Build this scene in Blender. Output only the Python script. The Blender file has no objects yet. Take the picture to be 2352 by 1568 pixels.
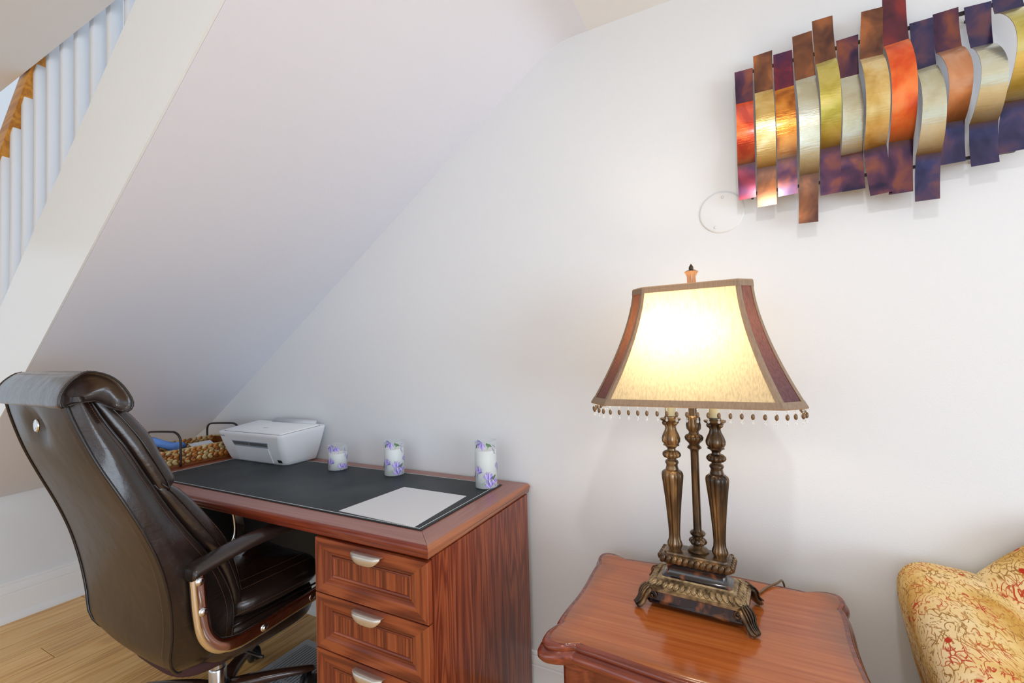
import bpy, bmesh, math, random
from mathutils import Vector, Matrix, noise
random.seed(7)
S = bpy.context.scene
COL = S.collection
PI = math.pi
sin, cos = math.sin, math.cos

# ------------------------------------------------------------------ camera
def make_camera():
    yaw, pitch, roll = .476313, .0281886, .02775
    f = Vector((-sin(yaw)*cos(pitch), cos(yaw)*cos(pitch), sin(pitch)))
    r = Vector((cos(yaw), sin(yaw), 0)); d = f.cross(r)
    r2 = r*cos(roll)+d*sin(roll); d2 = -r*sin(roll)+d*cos(roll)
    cd = bpy.data.cameras.new('camera'); cd.sensor_width = 36; cd.lens = 36*1033.7/2352
    cd.clip_start = .02
    co = bpy.data.objects.new('camera', cd); COL.objects.link(co)
    m = Matrix.Identity(4)
    for i in range(3):
        m[i][0] = r2[i]; m[i][1] = -d2[i]; m[i][2] = -f[i]
    m[0][3], m[1][3], m[2][3] = 0, 0, 1.24
    co.matrix_world = m
    S.camera = co
make_camera()

# ------------------------------------------------------------------ world, lights, exposure
w = bpy.data.worlds.new('world'); S.world = w; w.use_nodes = True
bg = w.node_tree.nodes['Background']; bg.inputs[0].default_value = (.80, .89, 1, 1); bg.inputs[1].default_value = 1.04
def area(name, loc, target, sx, sy, power, color=(1, 1, 1)):
    l = bpy.data.lights.new(name, 'AREA'); l.shape = 'RECTANGLE'; l.size = sx; l.size_y = sy
    l.energy = power; l.color = color
    o = bpy.data.objects.new(name, l); COL.objects.link(o); o.location = loc
    o.rotation_euler = (Vector(target)-Vector(loc)).to_track_quat('-Z', 'Y').to_euler()
area('front_fill_light', (-.6, -2.3, 1.5), (-.8, 1.5, 1.1), 2.6, 1.6, 14, (.82, .91, 1))  # added soft fill behind the camera; no window is built there
area('side_fill_light', (4.0, -1.2, .95), (-1.6, 1.0, 1.7), 2.6, 1.7, 98, (.74, .86, 1))  # unseen fill added on the right to brighten the soffit, not a window
area('overhead_fill_light', (.15, .1, 2.34), (.15, .1, 0), .10, .10, 8, (.95, .97, 1))  # small added light overhead for the strip shadows; no lamp hangs there
S.view_settings.view_transform = 'Standard'; S.view_settings.look = 'None'
S.view_settings.exposure = 0.0; S.view_settings.gamma = 1
S.view_settings.use_curve_mapping = False

# ------------------------------------------------------------------ materials
def mat(name, col=(.8, .8, .8), rough=.5, metal=0, coat=0, spec=.5, trans=0, alpha=1, emis=None, estr=0, ior=1.45, sub=0):
    m = bpy.data.materials.new(name); m.use_nodes = True
    b = m.node_tree.nodes['Principled BSDF']
    b.inputs['Base Color'].default_value = (*col, 1); b.inputs['Roughness'].default_value = rough
    b.inputs['Metallic'].default_value = metal; b.inputs['Coat Weight'].default_value = coat
    b.inputs['Coat Roughness'].default_value = .12
    b.inputs['Specular IOR Level'].default_value = spec; b.inputs['Transmission Weight'].default_value = trans
    b.inputs['Alpha'].default_value = alpha; b.inputs['IOR'].default_value = ior
    if sub: b.inputs['Subsurface Weight'].default_value = sub; b.inputs['Subsurface Radius'].default_value = (.02, .02, .015); b.inputs['Subsurface Scale'].default_value = 1
    if emis: b.inputs['Emission Color'].default_value = (*emis, 1); b.inputs['Emission Strength'].default_value = estr
    return m
def N(m, t, **k):
    n = m.node_tree.nodes.new(t)
    for a, v in k.items():
        if a in n.inputs: n.inputs[a].default_value = v
        else: setattr(n, a, v)
    return n
def LK(m, a, ao, b, bi): m.node_tree.links.new(a.outputs[ao], b.inputs[bi])
def BS(m): return m.node_tree.nodes['Principled BSDF']
def ramp(m, stops, interp='LINEAR'):
    r = m.node_tree.nodes.new('ShaderNodeValToRGB'); e = r.color_ramp.elements; r.color_ramp.interpolation = interp
    while len(e) < len(stops): e.new(.5)
    for i, (p, c) in enumerate(stops):
        e[i].position = p; e[i].color = (*c, 1)
    return r
def coords(m, scale=(1, 1, 1), rot=(0, 0, 0), loc=(0, 0, 0)):
    t = N(m, 'ShaderNodeTexCoord'); mp = N(m, 'ShaderNodeMapping')
    mp.inputs['Scale'].default_value = scale; mp.inputs['Rotation'].default_value = rot; mp.inputs['Location'].default_value = loc
    LK(m, t, 'Object', mp, 'Vector'); return mp
def bump(m, strength, dist, scale, detail=2, stretch=(1, 1, 1), rough=.5):
    mp = coords(m, stretch); n = N(m, 'ShaderNodeTexNoise'); n.inputs['Scale'].default_value = scale; n.inputs['Detail'].default_value = detail
    n.inputs['Roughness'].default_value = rough
    b = N(m, 'ShaderNodeBump'); b.inputs['Strength'].default_value = strength; b.inputs['Distance'].default_value = dist
    LK(m, mp, 0, n, 'Vector'); LK(m, n, 0, b, 'Height'); LK(m, b, 0, BS(m), 'Normal'); return b
def noisecol(m, c1, c2, scale, detail=3, stretch=(1, 1, 1), lo=.35, hi=.65, dist=0, mid=None):
    mp = coords(m, stretch); n = N(m, 'ShaderNodeTexNoise'); n.inputs['Scale'].default_value = scale; n.inputs['Detail'].default_value = detail
    n.inputs['Distortion'].default_value = dist
    st = [(lo, c1), (hi, c2)] if mid is None else [(lo, c1), ((lo+hi)/2, mid), (hi, c2)]
    r = ramp(m, st); LK(m, mp, 0, n, 'Vector'); LK(m, n, 0, r, 0); LK(m, r, 0, BS(m), 'Base Color'); return r
def paint(name, col, rough=.55, b=.12, sc=260):
    m = mat(name, col, rough, spec=.35); bump(m, b, .002, sc, 3); return m
def wood(name, dark, mid, light, axis, rough=.35, coat=.3, scale=1.0, seed=0, contrast=1.0):
    """grain runs along axis 0/1/2 of the object's own space"""
    m = mat(name, mid, rough, coat=coat)
    st = [7*scale]*3; st[axis] = .55*scale
    mp = coords(m, tuple(st), loc=(seed*3.1, seed*1.7, seed*2.3))
    n1 = N(m, 'ShaderNodeTexNoise'); n1.inputs['Scale'].default_value = 1.3; n1.inputs['Detail'].default_value = 2; n1.inputs['Distortion'].default_value = .4
    LK(m, mp, 0, n1, 'Vector')
    mul = N(m, 'ShaderNodeMath', operation='MULTIPLY'); mul.inputs[1].default_value = 62
    LK(m, n1, 0, mul, 0)
    sn = N(m, 'ShaderNodeMath', operation='SINE'); LK(m, mul, 0, sn, 0)
    mr = N(m, 'ShaderNodeMapRange'); mr.inputs['From Min'].default_value = -1; mr.inputs['From Max'].default_value = 1
    LK(m, sn, 0, mr, 'Value')
    st2 = [150*scale]*3; st2[axis] = 4*scale
    mp2 = coords(m, tuple(st2)); n2 = N(m, 'ShaderNodeTexNoise'); n2.inputs['Scale'].default_value = 1; n2.inputs['Detail'].default_value = 3
    LK(m, mp2, 0, n2, 'Vector')
    mx = N(m, 'ShaderNodeMath', operation='MULTIPLY_ADD'); mx.inputs[1].default_value = .28*contrast
    LK(m, mr, 0, mx, 0)
    sc2 = N(m, 'ShaderNodeMath', operation='MULTIPLY'); sc2.inputs[1].default_value = .62; LK(m, n2, 0, sc2, 0)
    LK(m, sc2, 0, mx, 2)
    n3 = N(m, 'ShaderNodeTexNoise'); n3.inputs['Scale'].default_value = .5; n3.inputs['Detail'].default_value = 1; LK(m, mp, 0, n3, 'Vector')
    ad = N(m, 'ShaderNodeMath', operation='MULTIPLY_ADD'); ad.inputs[1].default_value = .3; LK(m, n3, 0, ad, 0); LK(m, mx, 0, ad, 2)
    r = ramp(m, [(.34, dark), (.56, mid), (.8, light)]); LK(m, ad, 0, r, 0); LK(m, r, 0, BS(m), 'Base Color')
    bm_ = N(m, 'ShaderNodeBump'); bm_.inputs['Strength'].default_value = .12; bm_.inputs['Distance'].default_value = .0006
    LK(m, n2, 0, bm_, 'Height'); LK(m, bm_, 0, BS(m), 'Normal')
    return m

M = {}
M['wall'] = paint('wall_paint', (.775, .79, .81), .6)
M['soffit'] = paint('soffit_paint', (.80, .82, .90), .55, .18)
M['ceil'] = paint('ceiling_paint', (.84, .85, .86), .7, .15)
M['trim'] = paint('trim_paint', (.86, .86, .86), .3, .04, 60)
M['stringer'] = paint('stringer_paint', (.85, .87, .87), .22, .10, 90)
M['baluster'] = paint('baluster_paint', (.80, .83, .86), .35, .05, 60)
M['rail'] = wood('rail_wood', (.45, .16, .01), (.62, .26, .02), (.72, .33, .04), 0, .35, .3)
CH = ((.085, .011, .005), (.19, .033, .011), (.32, .075, .024))
M['cherry_x'] = wood('cherry_x', *CH, 0, .36, .35); M['cherry_y'] = wood('cherry_y', *CH, 1, .36, .35, seed=2)
M['cherry_z'] = wood('cherry_z', *CH, 2, .36, .35, seed=3, scale=1.5)
CT = ((.27, .105, .08), (.33, .135, .105), (.39, .17, .13))
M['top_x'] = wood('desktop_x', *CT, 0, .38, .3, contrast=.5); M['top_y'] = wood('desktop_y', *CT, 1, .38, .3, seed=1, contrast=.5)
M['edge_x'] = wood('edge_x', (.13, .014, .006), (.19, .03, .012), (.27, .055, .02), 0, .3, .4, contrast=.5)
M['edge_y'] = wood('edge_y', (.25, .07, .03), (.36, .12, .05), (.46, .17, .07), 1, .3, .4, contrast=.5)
M['table'] = wood('mahogany_top', (.33, .070, .012), (.43, .115, .024), (.52, .165, .045), 0, .20, .45, contrast=.35, scale=.9, seed=5)
def patina(m):
    src = BS(m).inputs['Base Color'].links[0].from_node
    tc = N(m, 'ShaderNodeTexCoord'); ab = N(m, 'ShaderNodeVectorMath', operation='ABSOLUTE'); LK(m, tc, 'Object', ab, 0)
    sx = N(m, 'ShaderNodeSeparateXYZ'); LK(m, ab, 0, sx, 0)
    a = N(m, 'ShaderNodeMath', operation='DIVIDE'); a.inputs[1].default_value = .305; LK(m, sx, 0, a, 0)
    b = N(m, 'ShaderNodeMath', operation='DIVIDE'); b.inputs[1].default_value = .245; LK(m, sx, 1, b, 0)
    mx = N(m, 'ShaderNodeMath', operation='MAXIMUM'); LK(m, a, 0, mx, 0); LK(m, b, 0, mx, 1)
    n = N(m, 'ShaderNodeTexNoise'); n.inputs['Scale'].default_value = 9; n.inputs['Detail'].default_value = 3; LK(m, tc, 'Object', n, 'Vector')
    ad = N(m, 'ShaderNodeMath', operation='MULTIPLY_ADD'); ad.inputs[1].default_value = .45; LK(m, n, 0, ad, 0); LK(m, mx, 0, ad, 2)
    r = ramp(m, [(.0, (0, 0, 0)), (1, (1, 1, 1))]); mr = N(m, 'ShaderNodeMapRange'); mr.inputs['From Min'].default_value = 1.02; mr.inputs['From Max'].default_value = 1.30; mr.inputs['To Max'].default_value = .75
    LK(m, ad, 0, mr, 'Value'); mix = N(m, 'ShaderNodeMixRGB'); LK(m, mr, 0, mix, 0); LK(m, src, 0, mix, 1); mix.inputs[2].default_value = (.17, .065, .035, 1)
    LK(m, mix, 0, BS(m), 'Base Color')
patina(M['table'])
M['table_edge'] = wood('mahogany_edge', (.10, .016, .008), (.19, .033, .014), (.28, .06, .024), 0, .22, .5, contrast=.6, seed=6)
M['table_dark'] = mat('table_dark_wood', (.06, .012, .008), .3)  # very dark brown wood for plinth, lower moulding and legs
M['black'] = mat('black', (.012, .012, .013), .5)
M['blotter'] = mat('blotter_leather', (.022, .028, .031), .55); noisecol(M['blotter'], (.018, .024, .027), (.05, .058, .062), 5, 6, lo=.42, hi=.75); bump(M['blotter'], .3, .0004, 500)
M['stitch'] = mat('white_stitch', (.75, .75, .75), .7)
M['paper'] = mat('paper_white', (.70, .71, .74), .7)
M['printer'] = mat('printer_white', (.80, .82, .85), .38); M['printer_lid'] = mat('printer_lid', (.84, .85, .87), .3, coat=.2)
M['printer_grey'] = mat('printer_slot', (.30, .35, .40), .5); M['printer_dark'] = mat('printer_gap', (.10, .11, .12), .5)
M['print_grey'] = mat('print_grey', (.25, .25, .28), .5); M['print_pale'] = mat('print_pale', (.66, .68, .72), .4)
M['wax'] = mat('wax', (.88, .88, .85), .5, sub=.3)
def glassmat(name, col, a):
    m = mat(name, col, .03, ior=1.45)
    nt = m.node_tree; b = BS(m); out = nt.nodes['Material Output']
    tr = N(m, 'ShaderNodeBsdfTransparent'); tr.inputs[0].default_value = (.97, .98, .98, 1)
    lw = N(m, 'ShaderNodeLayerWeight'); lw.inputs['Blend'].default_value = .35
    rr = ramp(m, [(0, (a, a, a)), (1, (.38, .38, .38))]); LK(m, lw, 'Facing', rr, 0)
    mx = N(m, 'ShaderNodeMixShader'); LK(m, rr, 0, mx, 0); LK(m, tr, 0, mx, 1); LK(m, b, 0, mx, 2); LK(m, mx, 0, out, 'Surface')
    return m
M['glass'] = glassmat('clear_glass', (.85, .88, .92), .05)
M['crystal'] = glassmat('crystal', (.85, .86, .86), .30)
M['lilac'] = mat('lilac', (.42, .34, .80), .5); M['violet'] = mat('violet', (.16, .11, .50), .5); M['pale_lilac'] = mat('pale_lilac', (.62, .54, .88), .5)
M['leafgreen'] = mat('leaf_green', (.10, .20, .09), .5); M['sage'] = mat('sage', (.36, .48, .36), .5)
M['leather'] = mat('brown_leather', (.030, .019, .015), .30, coat=.35, spec=.6)
def leather_fix():
    m = M['leather']; noisecol(m, (.011, .007, .006), (.030, .017, .013), 3.0, 3, lo=.35, hi=.7)
    mp = coords(m); v = N(m, 'ShaderNodeTexVoronoi'); v.inputs['Scale'].default_value = 420; LK(m, mp, 0, v, 'Vector')
    n = N(m, 'ShaderNodeTexNoise'); n.inputs['Scale'].default_value = 14; n.inputs['Detail'].default_value = 3; LK(m, mp, 0, n, 'Vector')
    b1 = N(m, 'ShaderNodeBump'); b1.inputs['Strength'].default_value = .22; b1.inputs['Distance'].default_value = .0007; LK(m, v, 'Distance', b1, 'Height')
    b2 = N(m, 'ShaderNodeBump'); b2.inputs['Strength'].default_value = .45; b2.inputs['Distance'].default_value = .008; LK(m, n, 0, b2, 'Height'); LK(m, b1, 0, b2, 'Normal')
    n3 = N(m, 'ShaderNodeTexNoise'); n3.inputs['Scale'].default_value = 1; n3.inputs['Detail'].default_value = 2; n3.inputs['Distortion'].default_value = .8
    mp3 = coords(m, (9, 9, 42)); LK(m, mp3, 0, n3, 'Vector')
    b3 = N(m, 'ShaderNodeBump'); b3.inputs['Strength'].default_value = .30; b3.inputs['Distance'].default_value = .004; LK(m, n3, 0, b3, 'Height'); LK(m, b2, 0, b3, 'Normal')
    LK(m, b3, 0, BS(m), 'Normal')
leather_fix()
M['leather_back'] = mat('brown_leather_back', (.045, .028, .020), .33, coat=.0, spec=.5); noisecol(M['leather_back'], (.016, .011, .009), (.034, .021, .015), 2.6, 2); bump(M['leather_back'], .5, .006, 9, 2)
M['piping'] = mat('piping_leather', (.012, .008, .008), .3, coat=.3)
M['thread'] = mat('brown_thread', (.17, .075, .045), .7)
M['chrome'] = mat('chrome', (.72, .70, .68), .09, metal=1); M['chrome_warm'] = mat('steel', (.6, .6, .62), .2, metal=1)
M['nickel'] = mat('brushed_nickel', (.70, .67, .62), .34, metal=.85)
M['maroon'] = mat('maroon_fabric', (.05, .016, .016), .8)
M['plastic'] = mat('black_plastic', (.014, .014, .016), .35, coat=.2)
M['base_wood'] = mat('base_leg_wood', (.055, .022, .013), .25, coat=.5)
M['vent'] = mat('vent_grey', (.66, .70, .74), .45)
M['vent_dark'] = mat('vent_dark', (.22, .25, .28), .6)
M['wire'] = mat('dark_wire', (.045, .038, .036), .35, metal=.6)
M['blue'] = mat('blue_cloth', (.13, .29, .72), .6)
M['bronze'] = mat('antique_bronze', (.10, .055, .025), .33, metal=.55, coat=.3)
noisecol(M['bronze'], (.028, .015, .008), (.36, .21, .085), 34, 4, stretch=(1, 1, .22), lo=.36, hi=.72, mid=(.12, .066, .027))
M['bronze_gold'] = mat('bronze_gold', (.32, .23, .12), .38, metal=.6); noisecol(M['bronze_gold'], (.10, .06, .03), (.42, .30, .16), 60, 3, lo=.3, hi=.6)
M['tortoise'] = mat('tortoise', (.03, .013, .01), .16, coat=.8); noisecol(M['tortoise'], (.012, .008, .010), (.30, .09, .025), 24, 3, lo=.55, hi=.72, dist=.6)
M['candle_sleeve'] = mat('candle_sleeve', (.82, .78, .50), .5, emis=(1, .9, .5), estr=0)
M['finial'] = mat('finial_resin', (.42, .20, .09), .25, coat=.5)
M['bead'] = mat('brown_bead', (.16, .085, .03), .3, coat=.5)
def fabric(name, col, tcol, fac, streak=.25):
    m = bpy.data.materials.new(name); m.use_nodes = True; nt = m.node_tree
    nt.nodes.remove(nt.nodes['Principled BSDF']); out = nt.nodes['Material Output']
    d = N(m, 'ShaderNodeBsdfDiffuse'); t = N(m, 'ShaderNodeBsdfTranslucent')
    mp = coords(m, (300, 300, 5)); n = N(m, 'ShaderNodeTexNoise'); n.inputs['Scale'].default_value = 1; n.inputs['Detail'].default_value = 4
    LK(m, mp, 0, n, 'Vector')
    for sh, c in ((d, col), (t, tcol)):
        dk = tuple(v*(1-streak) for v in c); r = ramp(m, [(.35, dk), (.6, c)]); LK(m, n, 0, r, 0); LK(m, r, 0, sh, 'Color')
    mx = N(m, 'ShaderNodeMixShader'); mx.inputs[0].default_value = fac
    LK(m, d, 0, mx, 1); LK(m, t, 0, mx, 2); LK(m, mx, 0, out, 'Surface'); return m
M['shade'] = fabric('shade_linen', (.60, .50, .33), (.90, .75, .48), .50, .22)
M['shade_brown'] = fabric('shade_brown', (.11, .075, .095), (.45, .16, .04), .14, .25)
M['shade_trim'] = fabric('shade_trim', (.34, .25, .18), (.5, .3, .12), .15, .15)
M['bulb'] = mat('lit_bulb', (1, .9, .7), .5, emis=(1, .86, .58), estr=6)
M['plate'] = mat('cover_plate', (.775, .79, .81), .4)

def damask():
    m = mat('gold_damask', (.6, .4, .15), .8, spec=.25)
    tc = N(m, 'ShaderNodeTexCoord')
    nz = N(m, 'ShaderNodeTexNoise'); nz.inputs['Scale'].default_value = 9; nz.inputs['Detail'].default_value = 2; LK(m, tc, 'Object', nz, 'Vector')
    vm = N(m, 'ShaderNodeVectorMath', operation='SCALE'); vm.inputs['Scale'].default_value = .055; LK(m, nz, 'Color', vm, 0)
    ad = N(m, 'ShaderNodeVectorMath', operation='ADD'); LK(m, tc, 'Object', ad, 0); LK(m, vm, 0, ad, 1)
    mp = N(m, 'ShaderNodeMapping'); mp.inputs['Scale'].default_value = (1.15, .5, .75); mp.inputs['Rotation'].default_value = (.2, .1, .5); LK(m, ad, 0, mp, 'Vector')
    v = N(m, 'ShaderNodeTexVoronoi'); v.inputs['Scale'].default_value = 34; v.feature = 'F1'; LK(m, mp, 0, v, 'Vector')
    # petal-like contour rings inside each cell, broken up so that they read as leaves
    mu = N(m, 'ShaderNodeMath', operation='MULTIPLY'); mu.inputs[1].default_value = 30; LK(m, v, 'Distance', mu, 0)
    sn = N(m, 'ShaderNodeMath', operation='SINE'); LK(m, mu, 0, sn, 0)
    lines0 = ramp(m, [(.80, (0, 0, 0)), (.90, (1, 1, 1))]); LK(m, sn, 0, lines0, 0)
    nm = N(m, 'ShaderNodeTexNoise'); nm.inputs['Scale'].default_value = 70; nm.inputs['Detail'].default_value = 1; LK(m, tc, 'Object', nm, 'Vector')
    gm = ramp(m, [(.44, (0, 0, 0)), (.50, (1, 1, 1))]); LK(m, nm, 0, gm, 0)
    lines = N(m, 'ShaderNodeMath', operation='MULTIPLY'); LK(m, lines0, 0, lines, 0); LK(m, gm, 0, lines, 1)
    mpd = N(m, 'ShaderNodeMapping'); mpd.inputs['Scale'].default_value = (240, 70, 130); mpd.inputs['Rotation'].default_value = (0, 0, .5); LK(m, ad, 0, mpd, 'Vector')
    nd = N(m, 'ShaderNodeTexNoise'); nd.inputs['Scale'].default_value = 1; nd.inputs['Detail'].default_value = 1; LK(m, mpd, 0, nd, 'Vector')
    gd = ramp(m, [(.62, (0, 0, 0)), (.67, (.8, .8, .8))]); LK(m, nd, 0, gd, 0)
    v2 = N(m, 'ShaderNodeTexVoronoi'); v2.inputs['Scale'].default_value = 68; v2.feature = 'DISTANCE_TO_EDGE'; LK(m, mp, 0, v2, 'Vector')
    l2 = ramp(m, [(.03, (1, 1, 1)), (.07, (0, 0, 0))]); LK(m, v2, 'Distance', l2, 0)
    n4 = N(m, 'ShaderNodeTexNoise'); n4.inputs['Scale'].default_value = 26; n4.inputs['Detail'].default_value = 1; LK(m, tc, 'Object', n4, 'Vector')
    g4 = ramp(m, [(.47, (0, 0, 0)), (.55, (1, 1, 1))]); LK(m, n4, 0, g4, 0)
    m1 = N(m, 'ShaderNodeMath', operation='MULTIPLY'); LK(m, l2, 0, m1, 0); LK(m, g4, 0, m1, 1)
    mx0 = N(m, 'ShaderNodeMath', operation='MAXIMUM'); LK(m, lines, 0, mx0, 0); LK(m, m1, 0, mx0, 1)
    mx1 = N(m, 'ShaderNodeMath', operation='MAXIMUM'); LK(m, mx0, 0, mx1, 0); LK(m, gd, 0, mx1, 1)
    nb = N(m, 'ShaderNodeTexNoise'); nb.inputs['Scale'].default_value = 7; nb.inputs['Detail'].default_value = 3; LK(m, tc, 'Object', nb, 'Vector')
    base = ramp(m, [(.38, (.62, .34, .07)), (.52, (.80, .56, .22)), (.68, (.86, .68, .40))]); LK(m, nb, 0, base, 0)
    nl = N(m, 'ShaderNodeTexNoise'); nl.inputs['Scale'].default_value = 16; LK(m, tc, 'Object', nl, 'Vector')
    linec = ramp(m, [(.42, (.34, .16, .04)), (.52, (.52, .21, .04)), (.62, (.50, .06, .02))]); LK(m, nl, 0, linec, 0)
    mixa = N(m, 'ShaderNodeMixRGB'); LK(m, mx1, 0, mixa, 0); LK(m, base, 0, mixa, 1); LK(m, linec, 0, mixa, 2)
    # red accents
    v3 = N(m, 'ShaderNodeTexVoronoi'); v3.inputs['Scale'].default_value = 22; LK(m, ad, 0, v3, 'Vector')
    ra = ramp(m, [(.15, (1, 1, 1)), (.19, (0, 0, 0))]); LK(m, v3, 'Distance', ra, 0)
    m3 = N(m, 'ShaderNodeMath', operation='MULTIPLY'); LK(m, ra, 0, m3, 0); LK(m, g4, 0, m3, 1)
    mixb = N(m, 'ShaderNodeMixRGB'); mixb.inputs[2].default_value = (.50, .035, .012, 1); LK(m, m3, 0, mixb, 0); LK(m, mixa, 0, mixb, 1)
    LK(m, mixb, 0, BS(m), 'Base Color')
    b = N(m, 'ShaderNodeBump'); b.inputs['Strength'].default_value = .4; b.inputs['Distance'].default_value = .001; LK(m, mx1, 0, b, 'Height'); LK(m, b, 0, BS(m), 'Normal')
    return m
M['damask'] = damask()

def copper(name, cols, rough=.22, metal=.7, scale=17, seed=0, stretch=(1, 1, .8), brush=.0):
    m = mat(name, cols[0], rough, metal=metal, coat=.5)
    mp = coords(m, stretch, loc=(seed, seed*.7, seed*1.3)); n = N(m, 'ShaderNodeTexNoise'); n.inputs['Scale'].default_value = scale; n.inputs['Detail'].default_value = 3; n.inputs['Distortion'].default_value = .5
    LK(m, mp, 0, n, 'Vector')
    k = len(cols); r = ramp(m, [(.34+.34*i/(k-1), c) for i, c in enumerate(cols)]); LK(m, n, 0, r, 0); LK(m, r, 0, BS(m), 'Base Color')
    at = N(m, 'ShaderNodeAttribute', attribute_name='burn'); mb2 = N(m, 'ShaderNodeMixRGB'); LK(m, at, 'Fac', mb2, 0); LK(m, r, 0, mb2, 1)
    mb2.inputs[2].default_value = (.07, .022, .008, 1); LK(m, mb2, 0, BS(m), 'Base Color')
    if brush:
        mp2 = coords(m, (30, 30, 260), rot=(0, .5, 0)); n2 = N(m, 'ShaderNodeTexNoise'); n2.inputs['Scale'].default_value = 1; n2.inputs['Detail'].default_value = 3; LK(m, mp2, 0, n2, 'Vector')
        b = N(m, 'ShaderNodeBump'); b.inputs['Strength'].default_value = min(1, brush*2.2); b.inputs['Distance'].default_value = .0009; LK(m, n2, 0, b, 'Height'); LK(m, b, 0, BS(m), 'Normal')
    return m
M['c_purple'] = copper('patina_purple', [(.02, .012, .05), (.10, .035, .08), (.26, .08, .05)], seed=1)
M['c_blue'] = copper('patina_blue', [(.018, .02, .07), (.045, .04, .12), (.16, .07, .10)], seed=2)
M['c_brown'] = copper('patina_brown', [(.09, .035, .03), (.22, .085, .04), (.45, .16, .06)], seed=3)
M['c_crimson'] = copper('patina_crimson', [(.03, .012, .06), (.16, .02, .05), (.42, .04, .05)], seed=4)
M['c_maroon'] = copper('patina_maroon', [(.05, .02, .04), (.15, .03, .05), (.30, .04, .04)], seed=12)
M['c_red'] = copper('copper_red', [(.42, .03, .005), (.70, .09, .015), (.78, .20, .04)], seed=5, brush=.2)
M['c_orange'] = copper('copper_orange', [(.80, .08, .008), (.92, .17, .03), (.95, .27, .07)], seed=6, metal=.55, rough=.32)
M['c_amber'] = copper('copper_amber', [(.35, .09, .01), (.72, .26, .03), (.85, .40, .08)], seed=7, brush=.25)
M['c_tan'] = copper('copper_tan', [(.40, .16, .07), (.60, .25, .11), (.70, .36, .20)], seed=8, metal=.6, rough=.32)
M['b_gold'] = copper('brass_gold', [(.62, .38, .08), (.80, .58, .22), (.88, .74, .42)], seed=9, brush=.3)
M['b_olive'] = copper('brass_olive', [(.45, .36, .04), (.62, .54, .12), (.74, .62, .22)], seed=10, brush=.3)
M['b_silver'] = copper('brass_silver', [(.58, .56, .38), (.68, .68, .52), (.70, .74, .66)], seed=11, brush=.3)
M['rod'] = mat('mount_rod', (.02, .015, .015), .5)

# ------------------------------------------------------------------ mesh helpers
def link(name, me, parent=None, loc=None, rot=None):
    o = bpy.data.objects.new(name, me); COL.objects.link(o)
    if parent: o.parent = parent
    if loc is not None: o.location = loc
    if rot is not None: o.rotation_euler = rot
    return o
def mesh(name, V, F, mats, parent=None, smooth=False, mi=None, loc=None, rot=None, auto=None):
    me = bpy.data.meshes.new(name); me.from_pydata([tuple(v) for v in V], [], F)
    for m in (mats if isinstance(mats, (list, tuple)) else [mats]): me.materials.append(M[m] if isinstance(m, str) else m)
    if mi:
        for p, i in zip(me.polygons, mi): p.material_index = i
    bm = bmesh.new(); bm.from_mesh(me); bmesh.ops.recalc_face_normals(bm, faces=bm.faces)
    if auto is not None:
        for e in bm.edges:
            if len(e.link_faces) == 2 and e.calc_face_angle(0) > math.radians(auto): e.smooth = False
        smooth = True
    bm.to_mesh(me); bm.free()
    if smooth:
        for p in me.polygons: p.use_smooth = True
    me.update()
    return link(name, me, parent, loc, rot)
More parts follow.
